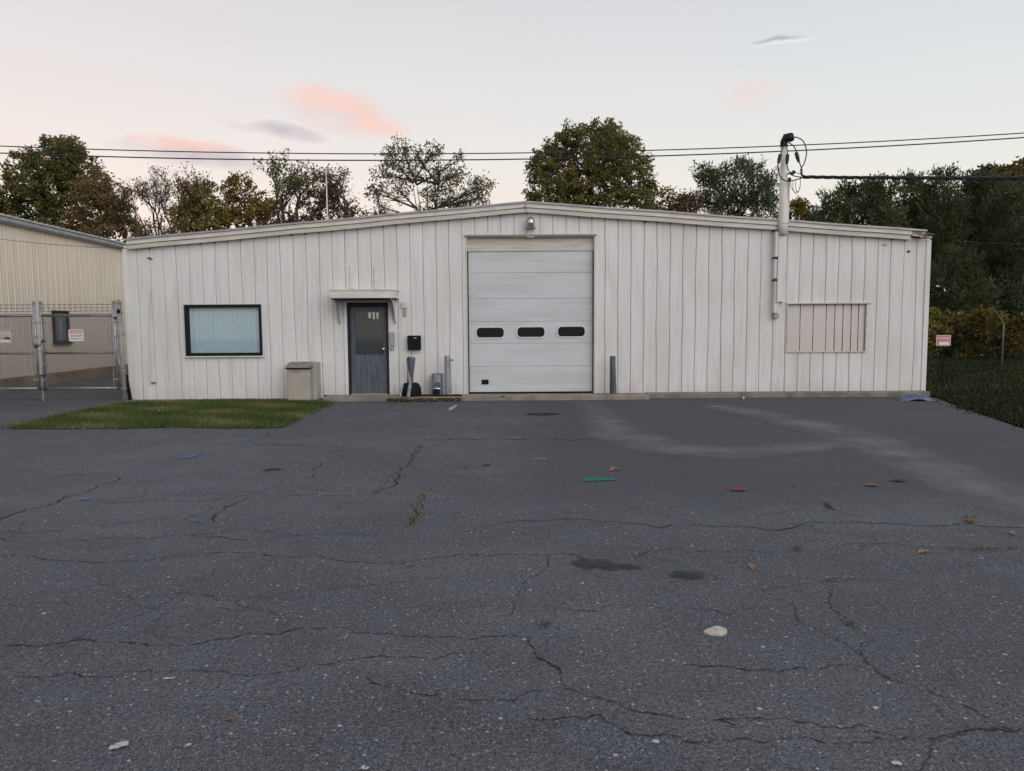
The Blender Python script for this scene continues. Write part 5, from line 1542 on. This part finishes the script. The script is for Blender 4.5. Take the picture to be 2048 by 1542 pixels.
def bare_tree(name, label, px, py_top, Y, spread, mat, leaves=300, leaf=(.16, .09), seed=1, base_z=0.0, trunk_r=.10, levels=5, stems=2, bark=None, fork_px=470, hue0=.4):
    rr = random.Random(seed)
    top = at_y(px, py_top, Y); fz = at_y(px, fork_px, Y).z
    root = Thing(name, (top.x, Y, base_z), label, 'tree')
    w = MB(); tips = []
    def grow(p, d, ln, r, lv):
        n = 4; P = [p]; q = p; dd = d.copy()
        for i in range(n):
            dd = (dd+Vector((rr.gauss(0, .10), rr.gauss(0, .10), rr.gauss(.05, .07)))).normalized()
            q = q+dd*ln/n; P.append(q)
        w.tube(P, [max(.006, r*(1-.5*i/n)) for i in range(n+1)], 5 if lv < 3 else 4, caps=False)
        if lv >= levels: tips.append((q, dd)); return
        for k in range(rr.choice((2, 3, 3))):
            s = P[rr.choice((2, 3, 4, 4))]
            nd = (dd+Vector((rr.gauss(0, 1), rr.gauss(0, 1), rr.gauss(.15, .4))).normalized()*spread).normalized()
            if lv >= 2: tips.append((s, nd))
            grow(s, nd, ln*rr.uniform(.55, .80), max(.006, r*.58), lv+1)
    total = top.z-fz
    for s in range(stems):
        b0 = Vector((top.x+rr.uniform(-.3, .3), Y+rr.uniform(-.3, .3), base_z-.1))
        d0 = Vector((rr.uniform(-.22, .22), rr.uniform(-.2, .2), 1)).normalized()
        f = b0+d0*(fz-base_z)
        w.tube([b0, b0.lerp(f, .5)+Vector((.06, 0, 0)), f], [trunk_r*1.2, trunk_r, trunk_r*.8], 7, caps=False)
        grow(f, d0, total*.40, trunk_r*.75, 0)
    tr_ = w.build('trunk', bark or M['bark'])
    vmax = max(v.co.z for v in tr_.data.vertices)
    k = (top.z-fz)/(vmax-fz)
    for v in tr_.data.vertices:
        if v.co.z > fz: v.co.z = fz+(v.co.z-fz)*k
    adopt(root.root, tr_)
    T = np.array([[p.x, p.y, fz+(p.z-fz)*k if p.z > fz else p.z] for p, d in tips])
    idx = rng.integers(0, len(T), leaves)
    C = T[idx]+rng.normal(0, .13, (leaves, 3))
    Dr = unit(leaves); Dr[:, 2] -= .3; Dr /= np.linalg.norm(Dr, axis=1, keepdims=True)
    cr = leaf_mesh('crown', C, Dr, leaf[0]*(.6+.8*rng.random(leaves)), leaf[1]*(.6+.8*rng.random(leaves)), hue0+rng.normal(0, .25, leaves), mat)
    adopt(root.root, cr)
    return root

tree('oak_tree', 'big dark green oak with peaked crown behind the tan shed', 'tree', 44,
     [(118,292,30),(95,318,40),(145,322,42),(70,350,44),(165,358,48),(25,390,46),(110,385,60),(195,388,36),(-20,415,50),(60,430,56),(145,440,62),(215,420,34),(10,455,50),(-70,420,60)], L['oak'], density=1.25, clusters=1.0, seed=1, trunk_r=.4, hue0=.35)
tree('brown_oak_tree', 'brownish half turned tree at the corner of the two roofs', 'tree', 40,
     [(195,365,28),(205,405,38),(235,440,36),(180,450,44),(250,468,30),(140,475,40),(225,480,36)], L['brown'], density=.85, clusters=.8, seed=2, trunk_r=.22, hue0=.4)
bare_tree('bare_tree', 'thin nearly bare tree just right of the brownish tree', 285, 370, 41, .75, L['brown'], 1500, seed=4, leaf=(.13, .08), fork_px=478)
bare_tree('bare_tree', 'taller nearly bare tree with upright twigs left of the olive tree', 335, 342, 42, .62, L['brown'], 1500, seed=9, leaf=(.12, .07), fork_px=478)
bare_tree('bare_tree', 'leafless fan of fine twigs between the two nearly bare trees', 312, 352, 43, .55, L['brown'], 500, seed=33, leaf=(.11, .07), stems=4, trunk_r=.07, fork_px=470)
bare_tree('bare_tree', 'leafless thin tree crowding the olive tree', 362, 350, 44, .55, L['brown'], 500, seed=37, leaf=(.11, .07), stems=4, trunk_r=.07, fork_px=468)
tree('low_shrub', 'brown twiggy brush along the roof edge below the bare trees', 'shrub', 39, [(262,455,22),(290,452,20),(318,450,22),(345,452,22),(300,470,22),(340,472,20)], L['brown'], density=.35, clusters=1.0, leaf=(.12, .08), seed=70, trunk_r=.06, stems=5)
tree('olive_tree', 'rounded olive yellow tree above the left roof slope', 'tree', 41,
     [(400,375,22),(385,400,28),(412,415,32),(372,440,30),(430,448,36),(395,460,34)], L['olive'], density=1.0, clusters=.95, seed=5, trunk_r=.18)
tree('ochre_tree', 'ochre autumn tree between the olive tree and the tall twiggy tree', 'tree', 42,
     [(460,378,28),(490,375,26),(450,415,34),(500,410,38),(540,420,34),(470,448,40),(530,452,40),(570,445,30)], L['ochre'], density=.8, clusters=.85, seed=6, trunk_r=.2)
bare_tree('twiggy_tree', 'tall open twiggy tree with leaves only at its tips', 525, 293, 39, .70, L['walnut'], 800, seed=14, leaf=(.22, .10), trunk_r=.13, stems=3, fork_px=440)
tree('rust_tree', 'dark rusty brown small tree next to the antenna pole', 'tree', 40,
     [(640,372,24),(620,405,34),(665,400,28),(600,440,36),(650,440,40),(700,430,24),(560,462,30)], L['rust'], density=.6, clusters=.8, seed=7, trunk_r=.15)
bare_tree('bare_tree', 'bare spreading tree with dark twigs right of the antenna pole', 680, 336, 41, .85, L['rust'], 900, seed=21, leaf=(.13, .08), fork_px=450)
tree('low_shrub', 'low brown shrub just showing over the left roof slope', 'shrub', 38,
     [(720,432,18),(745,440,16),(700,445,22),(770,440,16)], L['rust'], density=.5, clusters=.8, seed=8, trunk_r=.06, stems=3)
bare_tree('bare_tree', 'small bare tree with spreading twigs beside the low brown shrub', 712, 372, 40, .75, L['rust'], 300, seed=45, leaf=(.11, .07), stems=3, trunk_r=.07, fork_px=452)
bare_tree('bare_tree', 'bare pale stemmed tree between the twiggy tree and the rusty tree', 592, 345, 43, .6, L['rust'], 400, seed=47, leaf=(.12, .07), stems=3, trunk_r=.08, fork_px=455)
tree('open_tree', 'open many stemmed tree with sky showing through, left of the ridge', 'tree', 43,
     [(805,292,20),(790,320,26),(830,310,22),(868,306,22),(770,355,26),(820,350,26),(875,345,30),(925,318,12),(915,355,28),(955,370,26),(750,385,20),(800,385,24),(905,395,34),(960,400,22),(865,385,26),(980,365,12),(930,415,34),(850,420,22),(765,415,16)],
     L['walnut'], density=.36, clusters=1.15, leaf=(.17, .085), seed=10, trunk_r=.26, stems=7, cl=.38, shell=.3, base_px=862)
tree('round_oak_tree', 'large dense round green oak right behind the ridge', 'tree', 45,
     [(1150,268,28),(1122,290,30),(1180,285,36),(1222,272,28),(1250,300,32),(1090,320,34),(1150,330,52),(1215,330,54),(1280,335,24),(1070,345,22),(1110,370,46),(1180,385,64),(1255,375,48),(1298,380,20),(1062,398,18),(1095,420,44),(1165,440,60),(1250,430,50),(1300,420,24),(1215,300,36)], L['oak'], density=1.15, clusters=1.05, seed=11, trunk_r=.42, hue0=.42)
tree('yellowing_shrub', 'small yellow green tree tucked beside the round oak', 'tree', 42,
     [(1335,390,16),(1325,415,22),(1350,420,24)], L['olive'], density=.8, clusters=1.0, seed=12, trunk_r=.1)
tree('brown_shrub', 'small brown shrub left of the grey green feathery tree', 'shrub', 41,
     [(1368,398,20),(1375,425,26),(1352,432,20)], L['rust'], density=.8, clusters=1.0, seed=13, trunk_r=.1)
tree('feathery_tree', 'grey green feathery tree left of the service mast', 'tree', 40,
     [(1405,350,18),(1425,365,26),(1452,345,20),(1480,340,16),(1510,338,18),(1440,395,36),(1492,380,34),(1530,370,22),(1400,400,22),(1465,425,40),(1520,415,34),(1545,400,14)], L['willow'], style='feather', density=1.0, clusters=1.5, leaf=(.18, .055), cl=.48, seed=15, trunk_r=.2, stems=3)
tree('yellow_tree', 'golden yellow small tree glimpsed beside the service mast', 'tree', 46,
     [(1600,404,16),(1586,425,20),(1615,425,20),(1570,435,18),(1632,432,14)], L['yellow'], density=.9, clusters=1.2, seed=16, trunk_r=.1)
right_wood = [
 (1665, 39, [(1655,402,18),(1675,420,28),(1650,435,26),(1700,440,30),(1640,455,24)], 'lowest feathery tree of the dark wood, just behind the service mast'),
 (1715, 41, [(1700,375,16),(1720,385,22),(1695,402,26),(1735,415,34),(1705,440,36)], 'feathery dark tree of the wood with a blunt top over the right roof slope'),
 (1765, 39, [(1752,368,16),(1770,385,26),(1745,405,30),(1785,420,34),(1765,450,40)], 'slightly taller feathery tree over the right roof slope'),
 (1825, 42, [(1812,368,16),(1835,372,20),(1815,400,34),(1845,415,34),(1820,450,44),(1850,480,40)], 'bushy feathery tree above the broken end of the rake board'),
 (1888, 40, [(1885,345,12),(1898,348,10),(1890,375,28),(1875,410,40),(1905,420,38),(1870,470,48),(1910,490,46),(1880,545,52),(1900,600,50),(1870,620,44)], 'tallest pointed feathery tree next to the white corner'),
 (1950, 42, [(1935,365,22),(1958,370,22),(1940,405,40),(1970,420,36),(1950,470,52),(1935,530,50),(1965,550,50),(1950,605,52)], 'broad dark feathery tree between the tallest pointed tree and the barbed wire arm'),
 (2015, 39, [(2005,395,28),(2035,400,30),(2015,440,44),(2040,480,46),(2000,500,44),(2030,550,52),(2005,600,50),(2045,615,44)], 'dense dark feathery tree standing behind the barbed wire arm'),
 (2095, 41, [(2080,385,30),(2110,400,40),(2085,450,50),(2110,520,60),(2080,590,56)], 'outermost feathery tree of the wood'),
]
for i, (px, Y, lb, lab) in enumerate(right_wood):
    tree('feathery_tree', lab, 'tree', Y, lb, L['willow2'] if i % 2 else L['willow'], style='feather', density=.85, clusters=1.35, leaf=(.20, .065), cl=.5, seed=30+i, trunk_r=.18, stems=2, group='feathery trees of the dark wood', base_px=px, hue0=.38)
tree('autumn_tree', 'distant tall tree with yellowing rounded crown on the rise behind the wood', 'tree', 62,
     [(1985,350,22),(2015,345,22),(2045,350,28),(1965,368,22),(2000,385,44),(2060,390,50),(2100,360,40)], L['hill'], density=1.0, clusters=.75, leaf=(.30, .2), cl=.6, seed=40, trunk_r=.4)
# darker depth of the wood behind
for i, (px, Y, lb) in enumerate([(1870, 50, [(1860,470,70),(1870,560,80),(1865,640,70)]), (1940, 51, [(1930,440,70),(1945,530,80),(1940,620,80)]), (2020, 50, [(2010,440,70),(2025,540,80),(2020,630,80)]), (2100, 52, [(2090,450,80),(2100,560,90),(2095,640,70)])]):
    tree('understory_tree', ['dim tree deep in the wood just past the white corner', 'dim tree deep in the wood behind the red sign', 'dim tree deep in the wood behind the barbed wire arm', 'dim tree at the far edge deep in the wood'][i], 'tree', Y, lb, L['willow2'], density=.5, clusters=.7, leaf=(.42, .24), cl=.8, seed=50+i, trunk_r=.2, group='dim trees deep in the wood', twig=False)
# yellow brush in front of the wood
br_ = random.Random(8)
for i, px in enumerate(range(1850, 2090, 24)):
    Y = 33+br_.uniform(0, 2.5); pj = px+br_.uniform(-8, 8)
    lb = [(pj, 640+br_.uniform(-12, 6), 15), (pj-12, 658, 17), (pj+11, 662, 17), (pj, 682, 19), (pj+4, 705, 19)]
    tree('brush_shrub', ('yellow leaved' if i % 3 else 'olive leaved')+' wild shrub along the foot of the dark wood', 'shrub', Y, lb, L['yellow'] if i % 3 else L['olive'], density=.45, clusters=2.2, leaf=(.16, .10), cl=.30, seed=60+i, trunk_r=.04, stems=3, group='yellow shrubs along the wood', base_px=pj, hue0=.22, style='bush')

# lawn strip: turf plus blades
lp = [at_z(*q) for q in ((12,858),(90,841),(170,822),(225,812),(272,806),(400,803.5),(530,801.5),(660,806),(640,818),(600,838),(560,856),(470,857),(350,855),(240,858),(120,858))]
lq = []
for i in range(len(lp)):
    a, b_ = lp[i], lp[(i+1) % len(lp)]; K = max(2, int((b_-a).length/.12))
    for k in range(K):
        p = a.lerp(b_, k/K); lq.append((p.x+RND.uniform(-.05, .05), p.y+RND.uniform(-.06, .06), .012))
m = MB(); m.poly(lq)
turf = m.build('lawn_soil', plain('lawn_soil', (.055, .052, .026), .95, var=.2, scale=5, bump=.6)); tag(turf, kind='structure')
def in_poly(P, poly):
    x, y = P[:, 0], P[:, 1]; ins = np.zeros(len(P), bool); j = len(poly)-1
    for i in range(len(poly)):
        xi, yi, xj, yj = poly[i].x, poly[i].y, poly[j].x, poly[j].y
        c_ = ((yi > y) != (yj > y)) & (x < (xj-xi)*(y-yi)/(yj-yi+1e-12)+xi)
        ins ^= c_; j = i
    return ins
def blades(name, P, hgt, wid, mat, hue, z0=0.0):
    n = len(P)
    ang = rng.random(n)*6.283; lean = rng.normal(0, .35, (n, 2))
    C = np.column_stack([P, np.full(n, z0)])
    h = hgt*(.5+rng.random(n))
    Dr = np.column_stack([lean, np.ones(n)]); Dr /= np.linalg.norm(Dr, axis=1, keepdims=True)
    C = C+Dr*h[:, None]*.45
    o = leaf_mesh(name, C, Dr, h, wid*(.6+.8*rng.random(n)), hue, mat)
    tag(o, kind='stuff'); return o
xs_ = [p.x for p in lp]; ys_ = [p.y for p in lp]
P = np.column_stack([rng.uniform(min(xs_)-.1, max(xs_)+.1, 130000), rng.uniform(min(ys_)-.1, max(ys_)+.1, 130000)])
nz = .22*(np.sin(P[:, 0]*3.1+np.sin(P[:, 1]*2.3)*1.5)+np.sin(P[:, 1]*4.7+P[:, 0]*1.9))
jit = P+rng.normal(0, 1, P.shape)*np.where(rng.random((len(P), 1)) < .2, .26, .09)
bare = .5+.5*np.sin(P[:, 0]*5.3+2*np.sin(P[:, 1]*3.7))*np.sin(P[:, 1]*6.1+1.7*np.sin(P[:, 0]*2.9))
k = in_poly(jit, lp) & (rng.random(len(P)) < .35+.65*bare); P = P[k]; nz = nz[k]
o = blades('lawn_grass', P, .055, .012, L['grass'], .36+nz*1.1+rng.normal(0, .2, len(P)), .01)
tag(o, 'short green lawn strip between the driveway and the white building', 'grass')
# rough grass beyond the right corner
P = np.column_stack([rng.uniform(9.9, 26, 60000), rng.uniform(17.5, 34, 60000)])
P = P[P[:, 0] < P[:, 1]*.82]
o = blades('rough_grass', P, .13, .03, L['rough'], .35+.2*np.sin(P[:, 1]*1.7)+rng.normal(0, .2, len(P)), -.03)
tag(o, 'dark rough grass stretching from the white corner to the wood', 'grass')
P = np.column_stack([rng.uniform(7.9, 17, 45000), rng.uniform(8, 19.5, 45000)])
P = P[in_poly(P+rng.normal(0, .16, P.shape), bp)]
o = blades('ground_cover', P, .05, .03, L['rough'], rng.normal(.02, .12, len(P)), .0)
tag(o, 'low dark ground cover over the soil bed at the edge of the asphalt', 'ground cover')
# weeds and straw in cracks
def along(pts, n, sp_):
    Q = [at_z(*p) for p in pts]; out = []
    for _ in range(n):
        i = rng.integers(0, len(Q)-1); u = rng.random(); p = Q[i].lerp(Q[i+1], u)
        out.append((p.x+rng.normal(0, sp_), p.y+rng.normal(0, sp_)))
    return np.array(out)
wd = np.vstack([along(CR[i][0], 190, .03) for i in (11, 13)]+[along(CR[i][0], 35, .025) for i in (14, 17, 19, 21)]+[along([(1105, 893), (1110, 884), (1113, 878)], 130, .05), along([(1090, 1258), (1092, 1245)], 40, .015), along([(1690, 1246), (1705, 1252)], 40, .02), along([(1935, 1045), (1942, 1032)], 60, .03), along([(1590, 1100), (1600, 1099)], 40, .03), along([(1900, 1101), (2040, 1099)], 120, .03), along([(595, 985), (680, 978)], 70, .10)])
o = blades('crack_weeds', wd, .022, .008, L['straw'], rng.normal(.45, .3, len(wd)), .002)
tag(o, 'dry weeds and straw growing in the asphalt cracks', 'weeds')
# straw litter against the apron
a = W(785, 790).x; b2 = W(925, 790).x
n = 1500
C = np.column_stack([rng.uniform(a, b2, n), D-.66-np.abs(rng.normal(0, .05, n)), .012+np.abs(rng.normal(0, .03, n))])
Dr = unit(n)*np.array([1, .6, .2]); Dr /= np.linalg.norm(Dr, axis=1, keepdims=True)
o = leaf_mesh('straw_litter', C, Dr, .05+.07*rng.random(n), .012+.01*rng.random(n), rng.normal(.4, .3, n), L['straw'])
tag(o, 'yellowish straw and leaf litter along the apron edge', 'litter', kind='stuff')
